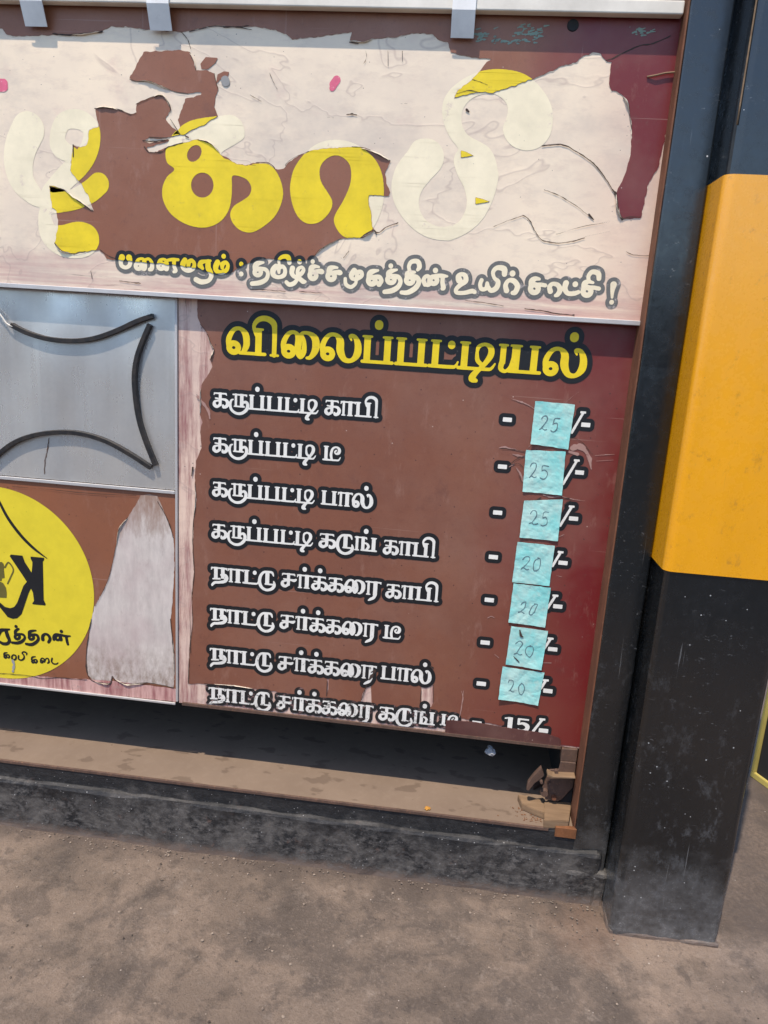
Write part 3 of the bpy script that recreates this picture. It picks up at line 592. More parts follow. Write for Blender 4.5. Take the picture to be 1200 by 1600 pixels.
# cracks, spots, stains
def thin(strokes, y, mat, parent, name, yy=0.0, wob=0.0):
    pts = [p for s in strokes for p in s]
    P = [pl(p[0], p[1], y) for p in pts]
    g = Fld(min(p[0] for p in P)-.01, max(p[0] for p in P)+.01, min(p[1] for p in P)-.01, max(p[1] for p in P)+.01, .0006)
    for s in strokes:
        q = cat(s, 5) if len(s) > 2 else s
        if wob: q = [(p[0]+wob*mnoise.noise(Vector((p[0]*.25, p[1]*.25, 1))), p[1]+wob*mnoise.noise(Vector((p[0]*.25, p[1]*.25, 7))), p[2]*(.30+.95*abs(mnoise.noise(Vector((p[0]*.13, p[1]*.13, 3)))))) for p in q]
        g.stroke(S2(q, y), n=1)
    me = g.mesh(y-yy)
    return link(name, me, mat, parent=parent) if me else None
W = lambda pts, r: [(p[0], p[1], r) for p in pts]
crk = [W(C([(440,685),(480,680),(540,680),(600,710),(650,742),(690,775),(740,840),(770,890)]), 1.6), W(F([(770,290),(785,310),(792,350),(797,390),(815,428)]), 3.0), W(F([(350,410),(380,430),(400,470),(425,510),(450,530),(520,540),(590,530),(640,515)]), 1.2),
       W(F([(450,290),(510,312),(560,340),(620,380),(680,430)]), .8), W(F([(660,405),(682,430)]), 2.0), W(F([(210,465),(280,435),(350,412)]), .6), W(EE([(705,485),(730,490),(760,465),(815,445)]), 1.2), W(EE([(560,610),(575,590),(588,575)]), .8),
       W(B([(575,538),(600,535),(622,540)]), 1.6), W(B([(485,550),(515,552)]), .6), W(B([(830,488),(868,486)]), .6), W(B([(665,240),(668,270),(655,300)]), .6), W(B([(768,240),(770,310)]), .7), W(B([(836,240),(836,290)]), .9), W(B([(215,345),(235,390),(250,420)]), .7),
       W(B([(122,445),(150,462),(175,475)]), .8), W(C([(770,275),(840,240),(900,215),(960,205),(1040,170)]), 1.6), W(C([(740,285),(775,272)]), 1.4), W(F([(505,500),(640,460),(760,440)]), .5), W(F([(640,510),(760,485)]), .5), W(F([(835,580),(870,595),(940,600)]), .8),
       W(D([(470,570),(510,600),(540,612)]), .8), W(D([(428,670),(433,705)]), 1.0), W(D([(560,715),(600,722),(660,728)]), .9), W(F([(360,848),(430,855),(500,868),(590,878)]), 1.6), W(F([(80,808),(180,820),(260,835)]), .8), W(G2([(110,380),(160,378),(240,380),(320,388),(400,392)]), 1.0), W(G2([(510,395),(600,400),(700,408)]), .7), W(C([(88,515),(98,525)]), 2.6)]
thin(crk, YS, MT['crack'], sign, 'crack', .0014, .8)
edge = [W(A([(447,510),(490,507),(560,515),(610,537),(640,530)]), 1.1), W(A([(640,490),(720,455),(770,455),(798,500),(800,530)]), 1.0), W(A([(890,245),(910,290),(920,330)]), 1.0), W(A([(1005,345),(1015,390),(1022,415)]), .9), W(A([(608,372),(640,382),(700,381),(750,402),(820,430),(880,440)]), .8),
        W(A([(672,660),(720,664),(790,655)]), 1.6), W(A([(680,690),(700,714),(760,712),(790,690),(860,670)]), 1.5), W(A([(700,645),(790,648)]), 1.2), W(A([(800,560),(845,630)]), .8), W(A([(870,640),(885,645)]), 2), W(A([(930,655),(985,672),(1020,705)]), .9),
        W(D([(235,275),(300,290),(380,350),(440,390)]), 1.2), W(D([(258,540),(290,575),(340,590),(400,580)]), .9), W(EE([(600,88),(660,95),(720,125),(780,155)]), .9), W(EE([(640,515),(700,480),(715,500)]), 1.6), W(EE([(150,163),(210,165),(240,190)]), 1.1), W(EE([(290,180),(300,160),(350,130),(400,110)]), .6), W(EE([(425,600),(450,570),(500,540),(550,520)]), .7),
        W(C([(820,455),(845,490),(850,540),(860,600)]), 1.0), W(A([(250,160),(330,165),(400,160),(480,148)]), 2.2), W(A([(850,150),(880,185),(895,230)]), .9), W(A([(890,150),(1000,125),(1100,128),(1170,122)]), 1.0), W(B([(590,198),(630,206)]), 1.6), W(B([(0,130),(60,128),(130,140)]), 1.2),
        W(F([(815,428),(850,418),(900,418)]), 1.2), W(A([(345,680),(345,735)]), 1.8), W(C([(40,440),(100,425),(150,435)]), .7), W(C([(110,372),(150,385),(185,400)]), .7)]
thin(edge, YS, MT['crack'], sign, 'torn_edge_dirt', .0017, .8)
for sts in ([W([(521,132),(526,125)], 6.5), W([(521,136),(519,138)], 4.5)], [W([(-2,134),(4,133)], 10)]): thin(sts, YS, MT['pink'], sign, 'paint_spot', .0006)
thin([W([(352,126),(353,128)], 7)], YS, MT['grime'], sign, 'paint_spot', .0012)
random.seed(3)
gr = []
for cx, cy, sx, sy, n in ((750, 57, 20, 8, 26), (825, 51, 20, 8, 40), (800, 66, 40, 3, 30), (1000, 50, 25, 5, 22)):
    for i in range(n):
        x, y = cx+random.gauss(0, sx*.6), cy+random.gauss(0, sy*.6); a = random.uniform(-.5, .2); l = random.uniform(1, 8); gr.append([(x, y, random.uniform(.5, 1.8)), (x+l, y+l*a, random.uniform(.3, 1.2))])
thin(gr, YS, MT['green'], sign, 'glue_residue', .0014)
p_ = at(895, 40, YS); bm = bmesh.new(); bmesh.ops.create_cone(bm, cap_ends=True, segments=20, radius1=.0100, radius2=.0085, depth=.003, matrix=Matrix.Translation((p_[0], YS-.0015, p_[2]))@Matrix.Rotation(math.pi/2, 4, 'X'))
link('bolt_head', bm_mesh(bm), MT['cabinet'], parent=sign)
sp = link('twig_tie', tube([at(*p) for p in ((1011, 120, YS-.0025), (1025, 117.5, YS-.005), (1040, 114, YS-.005), (1052, 113, YS-.005), (1064, 113, YS-.004))], .0014), MT['wood'], label='thin dry twig poking out from the red end of the signboard', category='twig')

# ------------------------------------------------------------------ glyphs of the serif lettering (unit = body height)
ST = .135
def stem(x, z0=0.0, z1=1.0, w=.235, top=True, foot=False):
    o = [('b', x, z0, x+w, z1)]
    if top: o += [('s', [(x-.035, z1-.045, .04), (x+w+.035, z1-.045, .04)])]
    if foot: o += [('s', [(x-.03, z0+.045, .04), (x+w+.03, z0+.045, .04)])]
    return o
S_ = lambda *p: ('s', list(p))
dot = lambda x, z=1.38: S_((x, z-.02, .15), (x, z+.02, .15))
bulb = [S_(*[(.27+.17*math.cos(a), .24+.16*math.sin(a), .105) for a in np.linspace(0, 6.2832, 11)])]
GL = {}
GL['pa'] = (1.20, stem(.06)+stem(.78)+[S_((.02, .06, .06), (1.09, .06, .06))])
GL['ta'] = (1.02, stem(.08)+[S_((.0, .065, .06), (.75, .065, .065), (.92, .10, .055), (1.0, .26, .03))])
GL['ti'] = (1.36, stem(.08)+[S_((.0, .065, .06), (.95, .065, .06), (1.15, .10, .055), (1.27, .28, .03)), S_((.62, .62, .05), (.66, .84, .07), (.88, .94, .06), (1.08, .82, .10), (1.10, .58, .11), (.95, .30, .09), (.74, .04, .08), (.58, -.14, .11), (.52, -.30, .12), (.66, -.36, .07)), S_((.62, .62, .06), (.66, .36, .08), (.84, .20, .07))])
GL['tii'] = (1.34, stem(.08)+[S_((.0, .065, .06), (.95, .065, .06), (1.14, .10, .055), (1.25, .28, .03)), S_((.62, .12, .08), (.56, .45, .09), (.66, .82, .08), (.92, .95, .06), (1.14, .82, .10), (1.12, .58, .11), (.92, .50, .06), (.82, .62, .05), (.92, .72, .06))])
GL['aa'] = (1.0, stem(.10, w=.16, top=False, foot=True)+stem(.50, w=.27, top=False, foot=True)+[S_((.0, .93, .05), (.98, .93, .055)), S_((.92, .93, .06), (1.0, .84, .03)), S_((.02, .93, .05), (-.02, .80, .03))])
GL['ra'] = (1.02, stem(.10, w=.16, top=False, foot=True)+stem(.50, 0, 1, w=.27, top=False)+[S_((.0, .93, .05), (.98, .93, .055)), S_((.92, .93, .06), (1.0, .84, .03)), S_((.66, .05, .11), (.55, -.18, .10), (.36, -.30, .09), (.22, -.40, .04))])
GL['ru'] = (1.34, stem(.36, .1, 1, w=.16, top=False, foot=True)+stem(.72, .1, 1, w=.24, top=False)+[S_((.24, .93, .05), (1.16, .93, .055)), S_((1.1, .93, .06), (1.18, .84, .03)), S_((.90, .40, .08), (1.12, .48, .09), (1.25, .30, .11), (1.18, -.02, .11), (.88, -.28, .10), (.50, -.32, .09), (.16, -.12, .09), (.05, .22, .09), (.12, .52, .07), (.26, .60, .04)), S_((.36, .15, .05), (1.0, .15, .06))])
GL['tu'] = (1.16, stem(.42, .1, .96, w=.26, top=False)+[S_((.95, .74, .04), (.86, .96, .08), (.60, 1.0, .07), (.30, .94, .08), (.10, .64, .10), (.05, .22, .11), (.20, -.14, .10), (.52, -.30, .09), (.86, -.18, .10), (1.02, .08, .10), (.98, .34, .05)), S_((.42, .12, .05), (.92, .12, .06))])
GL['ka'] = (1.10, [('b', .36, .1, .565, 1.0), S_((.06, .93, .05), (.86, .93, .055)), S_((.82, .93, .06), (.90, .84, .03)), S_((.08, .93, .05), (.03, .82, .03)), S_((.14, .60, .05), (.50, .56, .06), (.84, .52, .09), (.98, .32, .12), (.90, .10, .11), (.70, .04, .10), (.66, .16, .06)), S_((.46, .18, .09), (.24, .04, .10), (.06, .16, .12), (.10, .38, .08), (.42, .46, .05))])
GL['ca'] = (1.08, [('b', .36, .1, .565, 1.0), S_((.06, .93, .05), (.86, .93, .055)), S_((.82, .93, .06), (.90, .84, .03)), S_((.08, .93, .05), (.03, .82, .03)), S_((.14, .56, .05), (.60, .52, .07), (.86, .50, .10), (.98, .58, .06)), S_((.46, .18, .09), (.24, .04, .10), (.06, .16, .12), (.10, .38, .08), (.42, .46, .05))])
GL['nga'] = (1.44, stem(.04, w=.17, top=False, foot=True)+[S_((.0, .93, .045), (.70, .93, .05)), S_((.66, .93, .05), (.74, .84, .03))]+stem(.40, .05, 1, w=.21, top=False)+[S_((.56, .56, .04), (.76, .52, .07), (.86, .32, .09), (.74, .12, .07)), S_((.42, .06, .055), (1.36, .06, .055))]+stem(1.06, 0, .98))
GL['na'] = (1.10, stem(.16, .1, 1, w=.24, top=False)+stem(.62, .2, 1, w=.24, top=False)+[S_((.0, .93, .05), (.98, .93, .055)), S_((.92, .93, .06), (1.0, .84, .03)), S_((.02, .93, .05), (-.02, .80, .03)), S_((.10, .14, .05), (.55, .18, .06)), S_((.62, .46, .06), (.90, .48, .08), (1.0, .26, .12), (.86, .02, .11), (.50, -.08, .09), (.22, -.12, .09), (.06, -.28, .08), (.04, -.38, .03))])
GL['la'] = (1.50, bulb+[S_((.10, .22, .09), (.08, .55, .10), (.26, .88, .08), (.52, .94, .07), (.70, .74, .13), (.72, .38, .14), (.88, .08, .10), (1.14, .06, .08), (1.33, .30, .13), (1.34, .64, .12), (1.22, .90, .08), (1.06, .92, .07), (1.10, .78, .03))])
GL['ai'] = (1.42, bulb+[S_((.10, .22, .09), (.08, .55, .10), (.26, .88, .08), (.50, .92, .07), (.62, .70, .12), (.60, .30, .12), (.70, .06, .08), (.82, .26, .10), (.82, .64, .07), (.72, .90, .06), (.98, .93, .07), (1.22, .74, .13), (1.24, .36, .13), (1.08, .08, .08), (.94, .04, .05))])
GL['va'] = (1.52, bulb+[S_((.10, .22, .09), (.08, .55, .10), (.26, .88, .08), (.50, .94, .07), (.70, .74, .12), (.74, .38, .12), (.64, .12, .09)), S_((.50, .065, .06), (1.42, .065, .06))]+stem(1.06))
GL['ya'] = (1.56, stem(.06, .3, 1, w=.2)+[S_((.16, .4, .10), (.12, .14, .09), (.28, .04, .06), (.44, .20, .06), (.5, .5, .05))]+stem(.46, w=.28)+[S_((.40, .06, .06), (1.46, .06, .06))]+stem(1.12))
GL['i'] = (.50, [S_((-.44, .74, .05), (-.52, 1.06, .07), (-.36, 1.30, .09), (-.08, 1.36, .10), (.18, 1.22, .11), (.24, .92, .09), (.24, .06, .085)), S_((.12, .05, .045), (.38, .05, .045))])
GL['.'] = (0, [])
GL['-'] = (.8, [('b', 0, .38, .62, .68)])
GL['1'] = (.62, [('b', .16, 0, .42, 1), S_((.02, .88, .05), (.2, .95, .05)), S_((.04, .05, .05), (.54, .05, .05))])
GL['5'] = (.8, [('b', .06, .5, .2, 1), ('b', .06, .86, .66, 1), S_((.12, .52, .05), (.36, .62, .09), (.60, .46, .13), (.58, .18, .12), (.36, .05, .08), (.14, .08, .09))])
KAR = ['ka', 'ru', 'pa.', 'pa', 'ta.', 'ti']; KAPI = ['ka', 'aa', 'pa', 'i']; NAT = ['na', 'aa', 'ta.', 'tu']; SAR = ['ca', 'aa.', 'ka.', 'ka', 'ai', 'ra']; PAL = ['pa', 'aa', 'la.']; KADU = ['ka', 'tu', 'nga.']; TII = ['tii']
def put(g, glyphs, x0, x1, zb, hgt):
    tot = sum(GL[k.rstrip('.') if k != '.' else k][0] for k in glyphs); sx = (x1-x0)/(tot-.06); x = x0
    ru = (sx+hgt)/2
    for k in glyphs:
        base = k.rstrip('.'); adv, pr = GL[base]
        pr = list(pr)
        if k.endswith('.'): pr.append(S_((.74, .83, .13), (.74, .86, .13)) if base == 'ta' else dot({'la': .95}.get(base, adv*.46)))
        for p in pr:
            if p[0] == 'b': g.bar(x+p[1]*sx, zb+p[2]*hgt, x+p[3]*sx, zb+p[4]*hgt, .0008)
            else: g.stroke([(x+a*sx, zb+b*hgt, c*ru) for a, b, c in p[1]], n=4)
        x += adv*sx

# ------------------------------------------------------------------ price board
PXS = at(279, 760)[0]
board = link('price_board', box((PXS, 0, ZP0), (.2965, .012, ZS0-.003), .0008), MT['backing_menu'],
             label='brown and red price list board with yellow heading and eight rows of white lettering', category='price board')
cM = cr_(0, 440, 1/3); cN = cr_(0, 720, 1/3); cR = cr_(320, 1000, 1/3)
V_menu = cM([(925,100),(928,170),(940,200),(970,240),(990,290),(1006,322),(995,350),(985,365),(996,400),(975,440),(950,470),(938,520),(946,560),(938,620),(950,660),(938,700),(946,780),(920,840),(915,900)])+cN([(915,100),(922,180),(908,280),(905,400),(910,520),(900,640),(905,760),(890,880),(885,1000),(884,1045)])+cR([(30,205),(140,212),(230,228),(330,240)])+[(440,1082),(500,1091),(560,1099),(600,1103),(680,1114),(720,1122),(780,1133),(860,1150),(874,1162),(874,1168),(905,1190),(920,1150),(1000,495),(640,468),(309,450)]
g = Fld(PXS, .2955, ZP0+.001, ZS0-.004, .0013); g.poly(jag(P2(V_menu), .0013, seed=4)); g.f = np.minimum(g.f, np.minimum(.2950-g.X[None, :]+0*g.f, g.Z[:, None]-(ZP0+.004)+0*g.f))
for p in (cr_(300, 1000, 1/3)([(632,180),(642,178),(640,230),(628,265),(634,210)]), cr_(300, 1000, 1/3)([(825,200),(838,190),(842,300),(790,290),(800,250)]), cr_(300, 1000, 1/3)([(1075,215),(1130,190),(1132,290),(1120,315),(1075,300)])): g.cut(P2(p))
link('vinyl_sheet', g.mesh(-.0008, 0, .0007), MT['vinyl_menu'], parent=board)
link('bottom_lip', sweep([at(*p) for p in ((285, 1099, -.002), (600, 1135, -.002), (876, 1167.5, -.002))], [(-.003, -.003), (.003, -.003), (.003, .003), (-.003, .003)], up=(0, 1, 0)), MT['rust_dark'], parent=board)
g = Fld(.02, .28, ZP0-.002, ZP0+.07, .001); g.poly(jag(P2([(640,1130),(700,1124),(740,1127),(780,1134),(820,1140),(855,1146),(872,1151),(876,1155),(876,1166),(800,1157),(640,1137)]), .0008, seed=8))
LIPMESH = g
def textline(words, parent, mfill, mout, ow, y0, name='text_line', hscale=1.0, dashes=(), extra=None, clip=None):
    """words: (glyphs, px x0, px x1, (px,py) baseline point, px body height)"""
    ext = [pl(wd[1], wd[3][1]) for wd in words]+[pl(wd[2], wd[3][1]) for wd in words]+[pl(*d[:2]) for d in dashes]
    zb = [pl(*wd[3])[1] for wd in words]; xs_ = [e[0] for e in ext]
    zz = [e[1] for e in ext]+zb
    g = Fld(min(xs_)-.03, max(xs_)+.04, min(zz)-.05, max(zz)+.085, .0009)
    for wd in words:
        px, py = wd[3]; z = pl(px, py)[1]; hh = wd[4]*pscale(px, py)
        put(g, wd[0], pl(wd[1], py)[0], pl(wd[2], py)[0], z, hh)
    for d in dashes:
        x, z = pl(d[0], d[1]); s = pscale(d[0], d[1])
        if len(d) == 2: g.bar(x-7*s, z-3.4*s, x+7*s, z+3.4*s, .0008)
        else:
            a = pl(d[0], d[1]); b = pl(d[2], d[3]); g.stroke([(a[0], a[1], 2.0*s), (b[0], b[1], 2.0*s)]); g.bar(a[0]-4.5*s, a[1]-1.0*s, a[0]+4.5*s, a[1]+2.5*s, .0008)
    if clip is not None:
        g.f = np.where(clip(g.X[None, :]+0*g.f, g.Z[:, None]+0*g.f), g.f, -1.0)
    o = link(name, g.mesh(-y0, ow), mout, parent=parent)
    for me in (loose(g.mesh(-y0-.0005)) if name in ('price_slash', 'price_figure') else [g.mesh(-y0-.0005)]): link('lettering', me, mfill, parent=o)
    return o
textline([(['va', 'i', 'ai', 'la', 'pa.', 'pa', 'ta.', 'ti', 'ya', 'la.'], 354, 915, (620, 570.5), 43)], board, MT['yellow'], MT['black'], .0098, .0013, name='heading_line')
# rows: words, then the dash and the slash-dash of the price
R_ = [([(KAR, 334, 498, (400, 640.5), 23), (KAPI, 508, 592, (545, 650), 23)], (792.7, 655.6), ((911, 645, 893, 676), (915, 663.7))),
      ([(KAR, 333.5, 494, (400, 711), 23), (TII, 505, 532.5, (518, 720), 23)], (785, 729), ((901, 720, 879.5, 756), (905.4, 738))),
      ([(KAR, 333, 492, (400, 780), 22.5), (PAL, 502, 582, (526, 790), 22.5)], (777.5, 800.7), ((893, 792, 875, 821), (896, 810))),
      ([(KAR, 332, 489.5, (400, 846), 22.5), (KADU, 499, 588.5, (540, 858), 22.5), (KAPI, 599, 681, (637, 868), 22.5)], (770.8, 870), ((875.7, 863, 863, 884), (879.5, 879))),
      ([(NAT, 331, 431, (367, 910), 22), (SAR, 440, 594, (500, 921.5), 22), (KAPI, 603, 686, (637, 936), 22)], (764.5, 937), ((867.6, 931, 855, 950), (871.4, 947))),
      ([(NAT, 329.5, 429, (364, 974), 22), (SAR, 438, 589, (500, 987), 22), (TII, 599, 626, (610, 998), 22)], (758, 1003.5), ((860, 998, 850, 1013), (863.4, 1014))),
      ([(NAT, 329, 426, (363, 1036.5), 22), (SAR, 435, 587, (490, 1051), 22), (PAL, 595, 673, (620, 1063), 22)], (752, 1067.7), ((852.6, 1063, 845, 1075), (856, 1079)))]
for i, (wd, dash, (sl, d2)) in enumerate(R_):
    o = textline(wd, board, MT['white'] if i < 6 else mat_print('white_print_chipped', (.78, .77, .72), 33, wear=.22, wearc=(.05, .045, .045), wscale=80), MT['black'], .0078, .0013)
    textline([], board, MT['white'], MT['black'], .0078, .0013, name='price_dash', dashes=[dash])
    textline([], board, MT['white'], MT['black'], .0078, .0013, name='price_slash', dashes=[sl, d2])
textline([(NAT, 327, 424, (363, 1097.5), 21.5), (SAR, 433, 582, (490, 1112.5), 21.5), (KADU, 592, 679, (633, 1128), 21.5), (TII, 688, 715, (700, 1134), 19)], board, MT['white_worn'], MT['black_worn'], .0066, .0013, clip=lambda X, Z: Z > ZP0+.006)
textline([(['1', '5'], 787, 827, (806, 1141), 21)], board, MT['white'], MT['black'], .0066, .0013, name='price_figure', dashes=[(745, 1129), (847, 1124, 832, 1143), (849, 1141)], clip=lambda X, Z: Z > ZP0+.004)
link('folded_bottom_strip', LIPMESH.mesh(-.0032, 0, .0014), MT['lip'], parent=board)
for i, (p, r, sd_) in enumerate(((cM([(1004,318),(996,350),(986,365)]), .0034, -1), (cM([(940,500),(942,560),(938,620)]), .0026, -1), (cM([(970,240),(990,290),(1004,316)]), .0024, -1), (cR([(40,206),(140,212),(230,228)]), .0026, -1), (cN([(915,110),(920,180),(908,280)]), .0024, -1))): flap(p, board, 0.0, r, sd_, 30+i*1.3)
# torn scratches of vinyl round the notes
cT = cr_(730, 610, .19167); cU = cr_(720, 830, .19167)
tn = [cT([(360,68,4),(430,90,10),(500,120,8),(545,148,3)]), cT([(255,470,3),(300,460,12),(360,475,10),(475,500,4)]), cT([(370,520,6),(420,530,16),(470,540,8)]), cT([(400,630,5),(440,690,20),(450,740,8)]), cT([(850,470,40),(930,460,50),(990,540,30),(1010,640,10)]), cT([(830,500,30),(900,520,30)]), cT([(620,850,8),(680,868,14),(760,865,8)]),
      cT([(770,862,4),(860,885,7),(960,900,2)]), cT([(490,470,5),(560,400,3)]), cT([(800,100,3),(880,30,2),(930,0,1)]), cT([(1040,530,6),(1110,525,5),(1200,520,3)]), cT([(1050,575,5),(1190,565,3)]), cT([(740,1195,4),(790,1170,6)]), cT([(380,600,6),(340,625,8)]), cU([(220,705,3),(250,690,8),(275,705,3)]), cU([(665,1070,3),(735,1070,5)]), cU([(275,1000,3),(310,1030,6)]), cU([(780,360,3),(820,370,5)]), cU([(5,1300,4),(20,1360,8),(10,1400,4)]),
      [(724, 1079, 1), (722, 1100, 1.6), (718, 1120, .8)], cM([(930,540,10),(975,600,14),(985,640,8)])]
thin(tn, 0, MT['torn'], board, 'torn_vinyl', .0017, .6)
thin([W(cT([(830,382),(900,400),(960,445),(1000,500),(1025,520)]), .8), W(cT([(340,610),(400,560),(475,530)]), 1.0), W(cT([(360,605),(420,595),(462,635)]), .6), W(cT([(420,690),(445,745)]), .7), W(cT([(280,475),(380,480),(475,500)]), .7), W(cT([(770,870),(830,880)]), 1.6), W(cT([(790,930),(850,890)]), 1.2), W(cT([(460,910),(540,900),(600,875)]), 1.3)] +
     [W(cN([(905,30),(900,70)]), 2.0), W(cN([(915,100),(918,180),(908,280),(905,400),(912,520),(900,640),(904,760),(890,880),(885,1000),(884,1045)]), .8), W(cN([(890,700),(895,900)]), .5), W(cR([(0,203),(60,208),(140,214)]), 1.2), W(cR([(575,190),(572,260)]), 1.0), W(cR([(760,210),(735,280)]), .8), W(cR([(1015,230),(1010,290)]), .7), W(cR([(1072,210),(1070,290)]), .8), W(cR([(1055,120),(1070,128)]), 1.8), W(cM([(940,200),(970,240),(990,290),(1006,322),(995,350),(985,365)]), .6), W(cR([(780,150),(800,140),(770,185)]), 2.6)], 0, MT['crack'], board, 'torn_edge_dirt', .0021, .6)
# ------------------------------------------------------------------ seam, steel sheet, logo board
link('seam_strip', box((PXS-.0058, -.004, ZP0+.004), (PXS-.0008, .011, ZS0-.004), .001), MT['steel_trim'], label='narrow upright metal strip between price board and the left panels', category='metal strip')
ZD = at(140, 757)[2]
XL = PXS-.0066
sheet = link('steel_sheet', box((-2.2, .001, ZD+.003), (XL, .010, ZS0-.004), .0006), MT['steel'], label='bare reflective steel sheet with curved black rubber strips', category='steel panel')
prof = [(-.0046, -.0005), (.0046, -.0005), (.0046, .008), (.0036, .0092), (-.0036, .0092), (-.0046, .008)]
for pts, pr in (([(60,203),(130,238),(230,268),(350,278),(450,266),(550,232),(650,186),(722,162)], 1), ([(708,202),(676,275),(648,355),(636,440),(640,530),(656,640),(690,750),(735,860)], 1), ([(-60,865),(0,808),(80,750),(180,716),(300,704),(400,714),(500,745),(600,798),(712,870)], 1)):
    path = [at(p[0], p[1], 0.0) for p in cat(cM(pts), 5)]; n = len(path)
    me = sweep(path, prof, up=(0, -1, 0))
    link('rubber_strip', me, MT['rubber'], parent=sheet)
link('loose_wire', tube([at(*cM([p])[0][:2], -.008) for p in cat([(-40,110),(5,160),(30,195),(60,212)], 4)], .0016), MT['alu'], parent=sheet)
thin([W(cM([(230,735),(222,790),(212,840),(208,900)]), 1.6)], .001, MT['rust_dark'], sheet, 'stain', .0006, 1.0)
logo = link('logo_board', box((-2.2, 0, ZP0), (XL, .011, ZD-.002), .0008), MT['vinyl_logo'], label='brown board with yellow disc and a bare pale torn patch below the steel sheet', category='logo board')
link('top_edge_strip', box((-2.2, -.004, ZD-.0045), (XL, -.0004, ZD+.0025), .001), MT['steel_trim'], parent=logo)
# disc
pp = np.array([pl(*p) for p in ((0, 761), (100, 819), (148, 915), (133, 990), (67, 1053))]); Amat = np.c_[2*pp, np.ones(5)]; sol = np.linalg.lstsq(Amat, (pp**2).sum(1), rcond=None)[0]; ccx, ccz = sol[:2]; rad = math.sqrt(sol[2]+ccx**2+ccz**2)
g = Fld(ccx-rad-.01, ccx+rad+.01, ZP0+.002, ccz+rad+.01, .0015); g.stroke([(ccx, ccz, rad), (ccx+1e-4, ccz, rad)]); g.f = np.minimum(g.f, g.Z[:, None]-(ZP0+.004)+0*g.f)
disc = link('yellow_disc', g.mesh(-.0007), MT['yellow_logo'], parent=logo)
cK = cr_(0, 860, .13746)
def shape(polys, strokes, y, mat, parent, name, h=.0009, smooth=0, off=0.0, label=None):
    P = [pl(p[0], p[1]) for q in polys for p in q]+[pl(p[0], p[1]) for q in strokes for p in q]
    g = Fld(min(p[0] for p in P)-.012, max(p[0] for p in P)+.012, min(p[1] for p in P)-.012, max(p[1] for p in P)+.012, h)
    for q in polys: g.poly(P2(q, 0, True, smooth))
    for q in strokes: g.stroke(S2(q), n=5)
    return link(name, g.mesh(-y, off), mat, parent=parent)
shape([cK([(350,68),(505,82),(505,105),(490,125),(495,330),(500,560),(522,605),(520,624),(375,610),(370,600),(390,570),(378,480),(355,430),(330,480),(290,600),(250,720),(200,768),(150,776),(90,755),(40,690),(-20,620),(-20,570),(60,640),(120,655),(165,640),(200,590),(240,480),(270,400),(308,355),(280,310),(200,190),(115,65),(125,45),(260,58),(265,75),(285,130),(362,250),(370,180),(372,130),(352,95)])], [], .0012, MT['black'], disc, 'mirrored_k_emblem')
shape([], [cN([(-15,165,4),(0,195,6),(40,270,7),(100,350,7),(160,410,6),(222,457,1.5)])], .0012, MT['black'], disc, 'curved_line')
shape([cK([(-60,130),(25,130),(45,150),(50,180),(47,220),(52,260),(56,310),(25,315),(20,345),(-60,348)]), cK([(-60,352),(10,355),(40,370),(70,420),(80,480),(78,537),(-60,530)])], [cK([(60,190,9),(100,135,8),(155,215,8),(125,300,8),(90,375,8)])], .0012, MT['olive'], disc, 'tumbler_emblem')
lt1 = [  # name line on the disc
 [(-10,960,16),(10,910,22),(60,900,16),(110,895,10)], [(70,905,20),(90,970,22),(110,1020,18),(90,1055,18),(40,1058,18),(-10,1030,14)],
 ring(200,980,26,24,16), [(178,960,14),(180,915,18),(215,890,12)], [(205,945,10),(265,955,14),(285,990,14),(255,1030,18),(200,1050,18),(140,1045,14)], [(185,862,18),(186,863,18)],
 ring(360,985,26,24,16), [(335,965,16),(340,925,18),(375,912,14),(410,908,9)], [(360,950,10),(420,960,16),(440,1000,16),(415,1040,18),(360,1068,18),(300,1060,14)],
 [(490,1010,20),(490,970,18),(520,948,14),(555,965,16),(572,1005,18),(555,1040,16)],
 ring(660,990,24,26,14), [(615,1010,16),(612,975,14),(635,950,12),(680,960,14),(700,1010,16),(690,1020,10)], [(690,955,12),(740,970,14),(800,972,9)], [(755,975,16),(765,1030,16),(775,1065,14)], [(700,918,19),(701,919,19)]]
lt2 = [ring(65,1205,14,14,10), [(48,1185,9),(55,1165,10),(85,1160,6)], [(65,1185,6),(100,1185,9),(110,1205,10),(100,1218,10)], [(140,1225,11),(140,1200,9),(160,1185,8),(185,1200,9),(180,1235,10),(160,1240,9)],
 [(215,1195,9),(215,1230,9),(245,1245,9),(275,1225,10),(275,1190,8),(255,1165,8),(275,1150,8),(305,1165,9),(305,1185,6)],
 ring(380,1260,14,14,10), [(362,1240,9),(370,1212,10),(405,1205,6)], [(385,1238,6),(415,1240,9),(425,1260,10),(410,1275,10)],
 ring(478,1262,14,12,9), [(462,1245,8),(480,1222,7),(505,1235,9),(508,1265,9),(525,1230,7),(550,1228,8),(560,1265,10),(545,1278,8)],
 [(595,1225,10),(590,1260,9),(610,1285,8),(645,1288,8),(662,1275,6)]]
shape([], [cK(s) for s in lt1], .0012, MT['black'], disc, 'name_lettering', .0008)
shape([], [cK(s) for s in lt2], .0012, MT['black'], disc, 'small_lettering', .0007)
V_tong = cN([(600,265),(640,200),(660,162),(700,155),(740,165),(775,250),(800,310),(815,360),(818,500),(810,650),(800,750),(812,850),(818,1000),(815,1065),(760,1050),(690,1040),(600,1045),(540,1025),(528,1008),(520,1040),(500,1042),(440,1032),(415,1005),(405,930),(415,830),(430,740),(445,680),(490,600),(520,520),(545,400),(560,320)])
m = M('bare_pale_tongue'); n1 = m.noise(30, 5, .7, (1.6, 1, .45), 3); n2 = m.noise(8, 4, .6, seed=4); n3 = m.noise(70, 5, .7, (1, 1, .5), 6)
